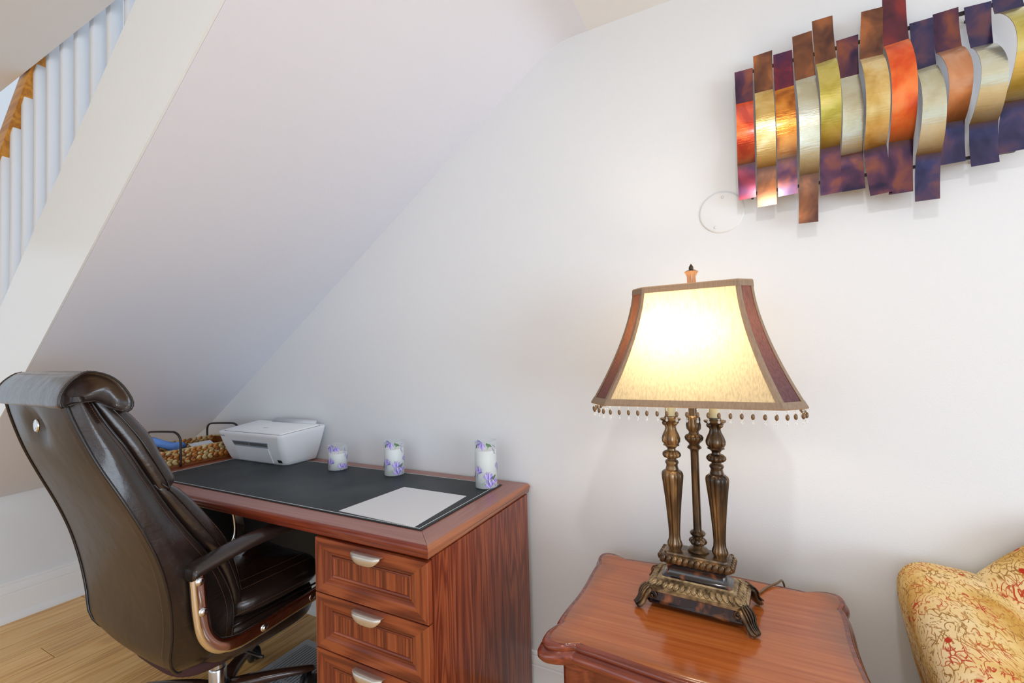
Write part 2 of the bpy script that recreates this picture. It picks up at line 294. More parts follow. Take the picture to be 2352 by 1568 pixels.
class MB:
    def __init__(s): s.V = []; s.F = []; s.I = []
    def add(s, V, F, i=0):
        b = len(s.V); s.V += [tuple(v) for v in V]; s.F += [tuple(b+k for k in f) for f in F]; s.I += [i]*len(F); return s
    def box(s, x0, x1, y0, y1, z0, z1, i=0):
        V = [(x, y, z) for x in (x0, x1) for y in (y0, y1) for z in (z0, z1)]
        return s.add(V, [(0, 1, 3, 2), (4, 6, 7, 5), (0, 4, 5, 1), (2, 3, 7, 6), (0, 2, 6, 4), (1, 5, 7, 3)], i)
    def tube(s, P, r, n=8, i=0, closed=False, cap=True):
        P = [Vector(p) for p in P]; k = len(P); rs = r if isinstance(r, (list, tuple)) else [r]*k
        V = []; up = None
        for a in range(k):
            t = (P[(a+1) % k]-P[a-1]) if closed else (P[min(a+1, k-1)]-P[max(a-1, 0)])
            t.normalize()
            if up is None:
                up = Vector((0, 0, 1)) if abs(t.z) < .9 else Vector((1, 0, 0))
            side = t.cross(up); side.normalize(); up = side.cross(t); up.normalize()
            for j in range(n):
                an = 2*PI*j/n; V.append(P[a]+(side*cos(an)+up*sin(an))*rs[a])
        F = []
        for a in range(k if closed else k-1):
            for j in range(n):
                F.append((a*n+j, a*n+(j+1) % n, ((a+1) % k)*n+(j+1) % n, ((a+1) % k)*n+j))
        if cap and not closed: F += [tuple(range(n)), tuple((k-1)*n+j for j in range(n))]
        return s.add(V, F, i)
    def loft(s, R, i=0, cap=True, closed=False):
        n = len(R[0]); V = [p for r in R for p in r]; F = []
        k = len(R)
        for a in range(k if closed else k-1):
            for j in range(n): F.append((a*n+j, a*n+(j+1) % n, ((a+1) % k)*n+(j+1) % n, ((a+1) % k)*n+j))
        if cap and not closed: F += [tuple(range(n)), tuple((k-1)*n+j for j in range(n))]
        return s.add(V, F, i)
    def grid(s, G, i=0):
        n = len(G[0]); V = [p for r in G for p in r]
        return s.add(V, [(a*n+j, a*n+j+1, (a+1)*n+j+1, (a+1)*n+j) for a in range(len(G)-1) for j in range(n-1)], i)
    def lathe(s, prof, n=32, c=(0, 0, 0), flute=None, i=0):
        R = []
        for r, z in prof:
            fl = flute(z) if flute else 0
            R.append([(c[0]+r*(1+fl*abs(cos(j*PI*8/n*1.0))-fl)*cos(2*PI*j/n), c[1]+r*(1+fl*abs(cos(j*PI*8/n))-fl)*sin(2*PI*j/n), c[2]+z) for j in range(n)])
        return s.loft(R, i)
    def ell(s, c, rx, ry, rz, n=12, m=8, i=0, rot=None):
        R = []
        for a in range(m+1):
            th = PI*a/m; rr = max(sin(th), .02)
            ring = [Vector((rx*rr*cos(2*PI*j/n), ry*rr*sin(2*PI*j/n), rz*cos(th))) for j in range(n)]
            if rot: ring = [rot @ v for v in ring]
            R.append([Vector(c)+v for v in ring])
        return s.loft(R, i)
    def done(s, name, mats, parent=None, **k): return mesh(name, s.V, s.F, mats, parent, mi=s.I, **k)
def rbox(name, x0, x1, y0, y1, z0, z1, m, parent=None, bev=.004, seg=2, **k):
    o = MB().box(x0, x1, y0, y1, z0, z1).done(name, m, parent, **k)
    bm = bmesh.new(); bm.from_mesh(o.data)
    bmesh.ops.bevel(bm, geom=list(bm.edges), offset=bev, segments=seg, affect='EDGES', profile=.5)
    bm.to_mesh(o.data); bm.free()
    return o
def tag(o, label=None, cat=None, group=None, kind=None):
    if label: o['label'] = label
    if cat: o['category'] = cat
    if group: o['group'] = group
    if kind: o['kind'] = kind
    return o
def thing(name, label, cat, loc=(0, 0, 0), rz=0, group=None, kind=None):
    o = bpy.data.objects.new(name, None); COL.objects.link(o); o.location = loc; o.rotation_euler = (0, 0, rz)
    o.empty_display_size = .05
    return tag(o, label, cat, group, kind)
def interp(T, x):
    if x <= T[0][0]: return T[0][1]
    for (a, b), (c, d) in zip(T, T[1:]):
        if x <= c: return b+(d-b)*(x-a)/(c-a)
    return T[-1][1]
def smooth_interp(T, x):
    k = len(T)
    if x <= T[0][0]: return T[0][1]
    if x >= T[-1][0]: return T[-1][1]
    for i in range(k-1):
        if x <= T[i+1][0]:
            x0, y0 = T[i]; x1, y1 = T[i+1]; h = x1-x0; t = (x-x0)/h
            m0 = (T[i+1][1]-T[i-1][1])/(T[i+1][0]-T[i-1][0]) if i > 0 else (y1-y0)/h
            m1 = (T[i+2][1]-T[i][1])/(T[i+2][0]-T[i][0]) if i < k-2 else (y1-y0)/h
            return (2*t**3-3*t*t+1)*y0+(t**3-2*t*t+t)*h*m0+(-2*t**3+3*t*t)*y1+(t**3-t*t)*h*m1
def catmull(P, n=6, closed=False):
    P = [Vector(p) for p in P]; k = len(P); out = []
    for i in range(k if closed else k-1):
        p0 = P[i-1] if (closed or i > 0) else P[0]; p1 = P[i]; p2 = P[(i+1) % k]; p3 = P[(i+2) % k] if (closed or i < k-2) else P[-1]
        for j in range(n):
            t = j/n; out.append(.5*((2*p1)+(p2-p0)*t+(2*p0-5*p1+4*p2-p3)*t*t+(3*p1-p0-3*p2+p3)*t**3))
    if not closed: out.append(P[-1])
    return out
def stitches(name, path, parent, m='thread', step=.006, ln=.0036, r=.0006):
    """short thread boxes along a polyline, joined: too small to pick apart"""
    P = [Vector(p) for p in path]; mb = MB(); acc = 0
    for a, b in zip(P, P[1:]):
        L = (b-a).length
        if L < 1e-6: continue
        t = (b-a)/L; s = -acc
        while s+step <= L:
            s += step; c = a+t*s
            mb.tube([c-t*ln/2, c+t*ln/2], r, 4)
        acc = L-s
    o = mb.done(name, m, parent); o['kind'] = 'stuff'; return o

WY = 1.53      # face of the back wall
# ------------------------------------------------------------------ setting
# floor: planks along Y over a sub floor
M['subfloor'] = wood('subfloor_oak', (.50, .27, .11), (.68, .42, .18), (.80, .55, .27), 1, .4, .15)
tag(MB().box(-7, 3.6, -4.6, 1.55, -.06, -.012).done('floor', 'subfloor'), kind='structure')
FL = bpy.data.objects['floor']
oak = []
for k in range(5):
    v = .92+.045*k
    oak.append(wood('oak_plank', (.60*v, .30*v, .09*v), (.86*v, .50*v, .17*v), (.94*v, .64*v, .27*v), 1, .38, .2, scale=.8, seed=11+k*3, contrast=.8))
PWD = .148
def plank_mesh(L, m):
    g = .0012; b = .0016
    V = []
    for (ix, iz) in ((0, -.0115), (0, -b), (b, 0)):
        V.append([(g+ix, g+ix, iz), (PWD-g-ix, g+ix, iz), (PWD-g-ix, L-g-ix, iz), (g+ix, L-g-ix, iz)])
    mb = MB().loft(V); o = mb.done('plank', m, None); me = o.data; bpy.data.objects.remove(o); return me
pm = [plank_mesh(1.22, m) for m in oak]
for row in range(38):
    x = -3.262+row*PWD
    off = [-.42, -.95, -.15, -.7, -1.1][row % 5]
    for c in range(4):
        y = 1.53+off*1.0-1.22*(c-0)
        y0 = y
        if y0 > 1.5 or y0+1.22 < -2.4: continue
        # planks that would run under the wall are cut to length
        o = link('plank', pm[(row*2+c*3) % 5], FL, (x, y0, 0))
        if y0+1.22 > 1.53:
            o.scale = (1, (1.53-y0)/1.22, 1)
    y0 = 1.53+off+0
    if 1.53-y0 < 1.22 and False: pass
# back wall with stairwell above
tag(MB().box(-8, 3.6, WY, WY+.1, 0, 5).done('wall_back', 'wall'), kind='structure')
tag(MB().box(-3.36, -3.262, .5, WY, 0, .75).done('wall_left', 'wall'), kind='structure')
def baseprofile(): return [(0, 0), (.030, 0), (.030, .010), (.024, .026), (.018, .034), (.018, .128), (.0145, .131), (.0145, .136), (.018, .139), (.0165, .160), (.012, .172), (.010, .176), (.012, .180), (.008, .190), (0, .194)]
pr = baseprofile()
tag(MB().loft([[(-3.262+a, y, z) for a, z in pr] for y in (.5, WY)]).done('baseboard_left', 'trim', auto=35), kind='structure')
tag(MB().loft([[(x, WY-a*.6, z*.75) for a, z in pr] for x in (-3.24, 3.6)]).done('baseboard_back', 'trim', auto=35), kind='structure')
# sloping underside of the stairs
ZW = [(-3.262, .645), (-3.0, .77), (-2.753, .905), (-1.481, 1.768), (-.72, 2.285), (-.64, 2.338), (-.60, 2.360), (-.55, 2.376), (-.5, 2.380), (-.45, 2.380)]
ZF = [(-3.262, .60), (-3.0, .72), (-2.7, .89), (-2.45, 1.060), (-2.206, 1.233), (-1.364, 1.853), (-1.05, 2.084), (-.78, 2.28), (-.66, 2.345), (-.58, 2.372), (-.5, 2.380), (-.45, 2.380)]
YF = .612
def zsof(x, y):
    t = (y-YF)/(WY-YF); return smooth_interp(ZF, x)*(1-t)+smooth_interp(ZW, x)*t
xs = [-3.30]+[-3.262+i*(3.262-.45)/110 for i in range(111)]
YS = YF+.006
G = [[(x, YS+(WY-YS)*j/6, zsof(x, YS+(WY-YS)*j/6)) for j in range(7)] for x in xs]
mb = MB().grid(G); GT = [[(x, y, z+.03) for x, y, z in r] for r in G]
mb.grid(GT); 
mb.grid([[r[0] for r in G], [r[0] for r in GT]]); mb.grid([[r[-1] for r in G], [r[-1] for r in GT]])
tag(mb.done('ceiling_slope', 'soffit', auto=40), 'sloping white underside of the staircase above the desk', kind='structure')
# flat ceiling: the part in front of the stairs and the part beyond them
mb = MB().box(-6, 3.6, -4.0, .668, 2.38, 2.50); mb.box(-.452, 3.6, .668, WY, 2.38, 2.50)
tag(mb.done('ceiling', 'ceil'), kind='structure')
# staircase: closed stringer, balusters, handrail
ST = thing('staircase', 'white closed staircase with square balusters and an orange wood handrail', None, (0, 0, 0), kind='structure')
def ztop(x): return 1.468+.7707*(x+2.455)
def zrail(x): return 2.128+.775*(x+2.737)
R = []
for i in range(60):
    x = -3.262+i*(3.262-.6)/59; zb = smooth_interp(ZF, x); zt = min(ztop(x), 2.46) if ztop(x) < 2.46 else 2.46
    zt = max(zt, zb+.02)
    R.append([(x, YF, zb), (x, YF+.0, zt-.002), (x, YF+.002, zt), (x, .74, zt), (x, .74, zb+.034), (x, YF+.0055, zb+.034), (x, YF+.0055, zb)])
MB().loft(R).done('stringer', 'stringer', ST, auto=30)
for k in range(-5, 10):
    xl = -2.412+.119*k; wd = .034
    zb = ztop(xl)-.004; zt = min(zrail(xl+wd)+.006, 3.3); jit = random.uniform(-.0015, .0015)
    mb = MB()
    V = []
    bv = .002
    def rg(z, dz=0): return [(xl+bv, .685, z), (xl+wd-bv, .685, z), (xl+wd, .685+bv, z), (xl+wd, .719-bv, z), (xl+wd-bv, .719, z), (xl+bv, .719, z), (xl, .719-bv, z), (xl, .685+bv, z)]
    r0 = rg(zb); r1 = rg((zb+zt)/2); r1 = [(x+jit, y, z) for x, y, z in r1]; r2 = rg(zt)
    mb.loft([r0, r1, r2]).done('baluster', 'baluster', ST, auto=60)
# handrail: rectangle with a lipped top, running along the slope
R = []
for x in (-3.5, -1.25):
    z = zrail(x)
    R.append([(x, .675, z), (x, .735, z), (x, .735, z+.085), (x, .728, z+.105), (x, .705, z+.112), (x, .682, z+.105), (x, .675, z+.085)])
MB().loft(R).done('handrail', 'rail', ST, auto=50)

# ------------------------------------------------------------------ desk
DX0, DX1, DY0, DY1, DZ = -2.66, -.725, .913, 1.521, .76
DK = thing('desk', 'cherry wood office desk with a drawer pedestal, under the sloping ceiling', 'desk', (0, 0, 0))
def border(name, P, m):      # mitred top border plank
    V = [(x, y, DZ) for x, y in P]+[(x, y, DZ-.03) for x, y in P]
    mesh(name, V, [(0, 1, 2, 3), (7, 6, 5, 4), (0, 4, 5, 1), (1, 5, 6, 2), (2, 6, 7, 3), (3, 7, 4, 0)], m, DK)
bx0, bx1, by0, by1 = -2.31, -.806, .991, 1.462
g = .0006
border('top_border', [(DX0+.35, DY0+.012), (DX1-.012-g, DY0+.012), (bx1-g, by0), (DX0+.35, by0)], 'top_x')
border('top_border', [(DX1-.012, DY0+.012+g), (DX1-.012, DY1-.004), (bx1, by1), (bx1, by0+g)], 'top_y')
border('top_border', [(DX1-.012-g, DY1-.004), (DX0+.35, DY1-.004), (DX0+.35, by1), (bx1-g, by1)], 'top_x')
mesh('top_panel', *(lambda b: (b.V, b.F))(MB().box(DX0+.35, bx1, by0, by1, DZ-.03, DZ-.0005)), 'top_x', DK)
mesh('top_border', *(lambda b: (b.V, b.F))(MB().box(DX0+.01, DX0+.3496, DY0+.012, DY1-.004, DZ-.03, DZ)), 'cherry_y', DK)
def nose(t):     # rounded edge profile: (out, z)
    return [(0, DZ), (.006, DZ-.001), (.011, DZ-.005), (.013, DZ-.011), (.012, DZ-.017), (.008, DZ-.021), (.009, DZ-.026), (.006, DZ-.032), (0, DZ-.034), (-.01, DZ-.034)]
np_ = nose(0)
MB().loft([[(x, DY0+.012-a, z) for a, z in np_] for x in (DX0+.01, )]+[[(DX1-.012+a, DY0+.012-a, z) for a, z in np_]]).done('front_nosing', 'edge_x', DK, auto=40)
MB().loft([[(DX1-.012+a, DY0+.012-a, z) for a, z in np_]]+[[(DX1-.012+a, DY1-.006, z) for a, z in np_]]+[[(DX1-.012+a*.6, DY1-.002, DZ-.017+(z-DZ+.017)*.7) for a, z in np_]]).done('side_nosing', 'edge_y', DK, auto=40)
# pedestal
PX0, PX1 = -1.139, -.728
MB().box(PX1-.018, PX1, .934, 1.497, .04, DZ-.034).done('side_panel', 'cherry_z', DK)
MB().box(PX0+.001, PX0+.018, .934, 1.497, .04, DZ-.034).done('side_panel', 'cherry_z', DK)
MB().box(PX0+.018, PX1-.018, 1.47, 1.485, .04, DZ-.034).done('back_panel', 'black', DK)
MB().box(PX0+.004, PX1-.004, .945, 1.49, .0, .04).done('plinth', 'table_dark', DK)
MB().box(DX0+.30, DX0+.318, 1.12, 1.497, 0, DZ-.034).done('side_panel', 'black', DK)  # black colour paints in the shade below the desktop
MB().box(DX0+.318, PX0, 1.45, 1.468, .25, DZ-.034).done('modesty_panel', 'black', DK)  # shade under the desk put into the colour, black instead of wood
MB().box(-1.52, -1.50, .99, 1.42, DZ-.06, DZ-.034).done('rail_under_top', 'chrome_warm', DK)
mb = MB(); mb.add([(-1.60, .955, .722), (-1.555, .955, .722), (-1.59, .985, .665), (-1.635, .985, .665), (-1.60, .958, .724), (-1.555, .958, .724), (-1.59, .988, .667), (-1.635, .988, .667)], [(0, 1, 2, 3), (4, 5, 6, 7), (0, 1, 5, 4), (1, 2, 6, 5), (2, 3, 7, 6), (3, 0, 4, 7)])
tag(mb.done('bracket', 'chrome_warm', DK), 'bare metal bracket under the desktop')
def drawer(z0, z1):
    x0, x1, yf, yb = PX0, PX1, .913, .931
    prof = [(0, .018), (0, .0015), (.0015, 0), (.040, 0), (.043, .0012), (.050, .006), (.058, .0072), (.060, .0100), (.0605, .0075), (.064, .0066), (.068, .0080), (.070, .0105)]
    V = []; F = []; I = []
    hx = (x1-x0)/2; hz = (z1-z0)/2; cx = (x0+x1)/2; cz = (z0+z1)/2
    dr = None
    for d, dy in prof:
        dz = d*.78
        V += [(-hx+d, dy, -hz+dz), (hx-d, dy, -hz+dz), (hx-d, dy, hz-dz), (-hx+d, dy, hz-dz)]
    n = len(prof)
    for a in range(n-1):
        for j in range(4):
            F.append((a*4+j, a*4+(j+1) % 4, a*4+4+(j+1) % 4, a*4+4+j)); I.append(0 if j in (0, 2) else 1)
    F.append((0, 1, 2, 3)); I.append(0)
    dd = mesh('drawer', V, F, ['cherry_x', 'cherry_z'], DK, mi=I, auto=28, loc=(cx, yf, cz))
    d, dy = prof[-1]; dz = d*.78
    mb = MB().box(-hx+d-.002, hx-d+.002, dy-.0002, dy+.003, -hz+dz-.002, hz-dz+.002); mb.done('drawer_panel', 'cherry_z', dd)
    # cup-lip pull
    G = []; G2 = []
    for i in range(15):
        u = -1+2*i/14; x = .053*u
        e = max(0, 1-abs(u)**3.2)
        drop = .004+.020*e; out = .006+.016*(1-abs(u)**6*.55)
        pts = [(0, .0), (out*.5, .002), (out*.9, .0005), (out, -.004), (out*.98, -drop*.7), (out*.86, -drop)]
        G.append([(x, -a, z) for a, z in pts]); G2.append([(x, -a+.0018 if k_ > 2 else -a, z-(.0018 if k_ < 3 else 0)) for k_, (a, z) in enumerate(pts)])
    mb = MB().grid(G).grid(G2); mb.grid([[g_[-1] for g_ in G], [g_[-1] for g_ in G2]])
    mb.add(G[0]+G2[0][::-1], [tuple(range(12))]); mb.add(G[-1]+G2[-1][::-1], [tuple(range(12))])
    mb.done('handle', 'nickel', dd, smooth=True, loc=(.004, 0, hz-.013))
drawer(.5665, .7215); drawer(.4085, .5635); drawer(.2505, .4055); drawer(.05, .2475)
# blotter, paper
BL = thing('desk_blotter', 'large black leather desk blotter with white stitched edge on the desk', 'desk pad', (0, 0, 0))
BX0, BX1, BY0, BY1 = -2.262, -.811, .993, 1.459
rbox('pad', BX0, BX1, BY0, BY1, DZ+.0002, DZ+.0035, 'blotter', BL, .001, 1)
mg = .010
stitches('stitching', [(BX0+mg, BY0+mg*.6, DZ+.0037), (BX1-mg, BY0+mg*.6, DZ+.0037), (BX1-mg, BY1-mg*.6, DZ+.0037), (BX0+mg, BY1-mg*.6, DZ+.0037), (BX0+mg, BY0+mg*.6, DZ+.0037)], BL, 'stitch', .0066, .0046, .0009)
PA = MB(); P = [(-1.150, 1.012), (-.840, 1.000), (-.856, 1.290), (-1.128, 1.292)]
PA.loft([[(x, y, DZ+.0037) for x, y in P], [(x, y, DZ+.0046) for x, y in P]])
tag(PA.done('paper_sheet', 'paper'), 'blank white paper sheet lying at the right end of the black blotter', 'paper')

# ------------------------------------------------------------------ printer
PT = thing('printer', 'white all-in-one inkjet printer standing on the back of the desk', 'printer', (0, 0, 0))
def rrect(x0, x1, y0, y1, z, r=.02, n=5, rf=None):
    out = []
    rf = rf or r
    for cx, cy, a0, rr in ((x1-rf, y0+rf, -PI/2, rf), (x1-r, y1-r, 0, r), (x0+r, y1-r, PI/2, r), (x0+rf, y0+rf, PI, rf)):
        for j in range(n+1):
            a = a0+PI/2*j/n; out.append((cx+rr*cos(a), cy+rr*sin(a), z))
    return out
px0, px1, py0, py1 = -2.300, -1.838, 1.296, 1.508
zb = DZ+.0037
lev = [(0, .050, .022, .03), (.004, .046, .018, .03), (.02, .038, .014, .03), (.05, .026, .009, .028), (.09, .012, .004, .026), (.125, .003, .001, .022), (.136, 0, 0, .02), (.141, .001, .001, .018), (.1425, .004, .004, .016)]
def tilt(p):   # the top deck rises towards the back
    x, y, z = p; t = (y-py0)/(py1-py0); h = min(1, (z-zb)/.14); return (x+.05*t*h*(x-px0)/(px1-px0), y, zb+(z-zb)*(1+.16*t))
R = [[tilt(p) for p in rrect(px0+sx, px1-sx, py0+fy, py1, zb+h, .012, 5, rf)] for h, fy, sx, rf in lev]
MB().loft(R).done('body', 'printer', PT, auto=50)
def ptop(x, y, h=0): return tilt((x, y, zb+.1425+h))
LR = [[ptop(x, y, dz) for x, y, _ in rrect(px0+.030+i_, px1-.012-i_, py0+.014+i_, py1-.02, 0, .012)] for i_, dz in ((.002, .0002), (0, .0012), (0, .0045), (.0015, .006))]
MB().loft(LR).done('scanner_lid', 'printer_lid', PT, auto=50)
GR = [[ptop(x, y, dz) for x, y, _ in rrect(px0+.0285, px1-.0105, py0+.0125, py1-.018, 0, .013)] for dz in (.0001, .0009)]
MB().loft(GR).done('lid_gap', 'printer_dark', PT)
mb = MB()     # paper support flap at the back
a = ptop(-2.16, py1-.035, .006); b = ptop(-1.87, py1-.035, .006)
mb.loft([[(a[0], a[1], a[2]), (b[0], b[1], b[2]), (b[0]-.012, b[1]+.024, b[2]+.017), (a[0]+.012, a[1]+.024, a[2]+.017)], [(a[0], a[1]+.008, a[2]-.002), (b[0], b[1]+.008, b[2]-.002), (b[0]-.010, b[1]+.030, b[2]+.013), (a[0]+.010, a[1]+.030, a[2]+.013)]])
mb.done('paper_flap', 'print_pale', PT, auto=40)
def pfront(u, h, out=0):   # point on the sloping front face; u 0..1 across, h height
    T = [(a_, b_) for a_, b_, c_, d_ in lev]; fy = interp(T, h)
    return (px0+(px1-px0)*u, py0+fy-out, zb+h)
def frontpatch(name, pts, out, m, th=.0012):
    V = [pfront(u, h, out) for u, h in pts]+[pfront(u, h, out-th) for u, h in pts]; n = len(pts)
    return mesh(name, V, [tuple(range(n)), tuple(range(2*n-1, n-1, -1))]+[(j, (j+1) % n, n+(j+1) % n, n+j) for j in range(n)], m, PT)
frontpatch('output_slot', [(.22, .104), (.80, .104), (.785, .078), (.25, .078)], .0008, 'printer_grey', .002)
frontpatch('slot_shadow', [(.235, .100), (.79, .100), (.782, .0855), (.25, .0855)], .0014, 'printer_dark', .001)
frontpatch('slot_divider', [(.50, .101), (.508, .101), (.508, .083), (.50, .083)], .002, 'print_grey', .001)
G = [[pfront(.245+.0*k+(.545-.0*k)*i/8+(.03*k/6)*(1-2*i/8)*0, .076-.069*k/6, .003) for i in range(9)] for k in range(7)]
G2 = [[(x, y+.0028, z) for x, y, z in r] for r in G]
mb = MB().grid(G).grid(G2); mb.grid([G[0], G2[0]]).grid([G[-1], G2[-1]]); mb.grid([[r[0] for r in G], [r[0] for r in G2]]).grid([[r[-1] for r in G], [r[-1] for r in G2]])
mb.done('output_tray', 'printer', PT, auto=40)
frontpatch('sticker', [(.865, .026), (.925, .026), (.925, .012), (.865, .012)], .0012, 'black', .001)
def text(body, size, name, m, parent, mw, align='CENTER', ext=.0002):
    c = bpy.data.curves.new(name, 'FONT'); c.body = body; c.size = size; c.extrude = ext; c.align_x = align; c.align_y = 'CENTER'; c.resolution_u = 2
    t = bpy.data.objects.new(name, c); COL.objects.link(t)
    dg = bpy.context.evaluated_depsgraph_get(); me = bpy.data.meshes.new_from_object(t.evaluated_get(dg))
    bpy.data.objects.remove(t); me.materials.clear(); me.materials.append(M[m])
    o = bpy.data.objects.new(name, me); COL.objects.link(o); o.parent = parent; o.matrix_local = mw; return o
fx, fy_, fz = pfront(.085, .124, .0012)
text('DeskJet', .011, 'lettering', 'print_grey', PT, Matrix.Translation((fx, fy_, fz)) @ Matrix.Rotation(PI/2+.12, 4, 'X'))
lx, ly, lz = ptop(-2.06, py0+.085, .0063)
mb = MB(); mb.lathe([(.0001, 0), (.013, 0), (.013, .0003), (.0001, .0003)], 24, (lx, ly, lz)); mb.done('emblem', 'print_pale', PT)
text('hp', .016, 'lettering', 'printer_lid', PT, Matrix.Translation((lx, ly, lz+.0006)))

# ------------------------------------------------------------------ candles in printed glass
def candle(name, x, yfront, H, waxh, label, seed, small=False):
    rnd = random.Random(seed); r = .0405; cy = yfront+r; z0 = DZ+.0037
    t = thing(name, label, 'candle', (x, cy, z0), 0, 'flower printed glass candles on the blotter')
    n = 48
    prof = [(r-.006, .0), (r-.001, .0015), (r, .004), (r, H-.001), (r-.0008, H), (r-.0018, H-.001), (r-.0018, .004)]
    R = [[(a*cos(2*PI*j/n), a*sin(2*PI*j/n), z) for j in range(n)] for a, z in prof]
    MB().loft(R, cap=False).done('glass', 'glass', t, smooth=True)
    rw = r-.0022
    prof = [(rw*.6, .0016), (rw, .003), (rw, waxh-.003), (rw-.002, waxh), (rw-.007, waxh-.002), (rw*.5, waxh-.006), (.001, waxh-.007)]
    wx = MB().lathe(prof, 40).done('wax', 'wax', t, smooth=True)
    MB().tube([(0, 0, waxh-.008), (.001, 0, waxh+.002), (.0, .001, waxh+.010)], .0012, 6).done('wick', 'wax', wx)
    face = math.atan2(-cy, -x)      # towards the room side the prints are seen from
    mb = MB(); off = .0004
    def pt(a, z, k=0): rr = r+off+k*.00012; return (rr*cos(face+a/r), rr*sin(face+a/r), z)
    cnt = [0]
    def petal(a, z, ang, L, W, mi_):
        cnt[0] += 1; k = cnt[0] % 12
        side = []
        m_ = 7
        for j in range(m_+1):
            s = j/m_; w_ = W*sin(PI*min(s*.92+.06, 1))**.8*(1-.25*s); side.append((s*L, w_))
        left = [(l, w_) for l, w_ in side]; pts = []
        for l, w_ in left: pts.append((l, w_))
        for l, w_ in reversed(left): pts.append((l, -w_))
        ca, sa = cos(ang), sin(ang)
        V = []
        for l, w_ in pts:
            aa, zz = a+l*ca-w_*sa, z+l*sa+w_*ca
            V.append(pt(aa, min(max(zz, .001), H-.0006), k))
        nn = len(V); F = [(j, j+1, nn-2-j, nn-1-j) for j in range(m_)]
        mb.add(V, F, mi_)
    def flower(a, z, s, up=PI/2):
        for d, L, W, c in ((-.95, .9, .2, 1), (.95, .9, .2, 0), (-.55, 1.05, .26, 0), (.55, 1.05, .26, 2), (-.18, 1.15, .25, 2), (.22, 1.15, .24, 0), (0, .8, .13, 1)):
            petal(a, z, up+d, s*L, s*W*.62, c)
        petal(a, z, up+PI+.1, s*.9, s*.05, 1)
    def leaf(a, z, ang, L, mi_): petal(a, z, ang, L, L*.24, mi_)
    # hanging bloom at the rim, crocuses at the foot, a bud at the left edge
    flower(-.014 if not small else -.030, H-.004, .024, -PI/2-.2)
    if small: flower(-.008, H-.006, .020, -PI/2+.3)
    else:
        leaf(.002, H-.004, -1.1, .018, 3); leaf(.012, H-.006, -1.9, .022, 4); leaf(.004, H-.008, -.5, .020, 3); leaf(-.034, H-.010, -2.0, .016, 3)
    for q in range(7): leaf(.030+rnd.uniform(-.004, .004), H-.012-q*.005, rnd.uniform(-2, 0), .006, rnd.choice((1, 1, 3)))
    flower(-.034, .032 if small else H*.34, .024, PI/2-.35)
    flower(.010 if small else .006, .012 if small else .034, .020 if small else .026, PI/2-.1)
    if not small:
        flower(.014, .008, .026, PI/2+.3); flower(.032, .020, .020, PI/2+.1)
        for q in range(6): leaf(-.022+q*.005, .014+q*.0015, .6+(q % 2)*1.7, .008, 4)
        for q in range(4): leaf(.020+q*.004, .030+q*.003, 1.2, .012, 3)
    else:
        flower(.030, .010, .020, PI/2); 
        for q in range(4): leaf(.0+q*.004, .024+q*.002, 1.2, .005, 4)
    flower(.052, H*.42, .02); flower(-.075, H*.2, .026); flower(-.095, H-.005, .026, -PI/2); flower(.09, H*.3, .026)
    p = mb.done('flower_print', ['lilac', 'violet', 'pale_lilac', 'leafgreen', 'sage'], t); p['kind'] = 'stuff'
candle('glass_candle', -1.583, 1.352, .106, .072, 'shortest violet flower printed glass candle, beside the white printer', 1, True)
candle('glass_candle', -1.288, 1.378, .138, .108, 'middle-sized violet flower printed glass candle, between the two others', 2)
candle('glass_candle', -.848, 1.371, .168, .135, 'tallest violet flower printed glass candle, at the right end of the blotter', 3)

# ------------------------------------------------------------------ woven basket with wire handles
BK = thing('woven_basket', 'woven seagrass basket with dark wire handles beside the printer', 'basket', (0, 0, 0))
qx0, qx1, qy0, qy1, qz0, qz1 = -2.625, -2.352, 1.085, 1.47, DZ+.001, DZ+.078
M['straw1'] = mat('straw_orange', (.52, .19, .03), .35, coat=.3); M['straw2'] = mat('straw_pale', (.62, .46, .20), .4, coat=.2); M['straw3'] = mat('straw_brown', (.22, .07, .015), .4, coat=.3)
noisecol(M['straw1'], (.30, .09, .012), (.66, .27, .05), 30, 3); noisecol(M['straw2'], (.40, .26, .09), (.70, .55, .28), 30, 3)
t_ = .008
mb = MB()
mb.box(qx0, qx0+t_, qy0, qy1, qz0, qz1-.003); mb.box(qx1-t_, qx1, qy0, qy1, qz0, qz1-.003); mb.box(qx0+t_, qx1-t_, qy0, qy0+t_, qz0, qz1-.003); mb.box(qx0+t_, qx1-t_, qy1-t_, qy1, qz0, qz1-.003); mb.box(qx0+t_, qx1-t_, qy0+t_, qy1-t_, qz0, qz0+.006)
mb.done('basket_body', 'straw3', BK)
def strand_mesh(m):
    o = MB().ell((0, 0, 0), .0170, .0050, .0080, 6, 5).done('strand', m, None, smooth=True); me = o.data; bpy.data.objects.remove(o); return me
sms = [strand_mesh(a) for a in ('straw1', 'straw2', 'straw1', 'straw3', 'straw2')]
def braid(p0, along, nrm, L, z0, z1, rows):
    along = Vector(along); nrm = Vector(nrm); n = int(L/.0255)
    for rw in range(rows):
        for j in range(n+1):
            for s in (0, 1):
                z = z0+.014+(z1-z0-.016)*(rw+.25+.5*s)/rows
                p = Vector(p0)+along*(L*(j+.25*(rw % 2))/n)+nrm*.002; p.z = z
                if (p-Vector(p0)).dot(along) > L: continue
                ang = (.62 if s else -.62)+random.uniform(-.12, .12)
                xa = along*cos(ang)+Vector((0, 0, 1))*sin(ang); ya = nrm; za = xa.cross(ya)
                m4 = Matrix.Identity(4)
                for i in range(3): m4[i][0] = xa[i]; m4[i][1] = ya[i]; m4[i][2] = za[i]
                o = link('braid_strand', sms[random.choice((0, 1, 0, 1, 2, 3, 4))], BK)
                o.matrix_local = Matrix.Translation(p) @ m4
braid((qx1, qy0, 0), (0, 1, 0), (1, 0, 0), qy1-qy0, qz0, qz1, 3)
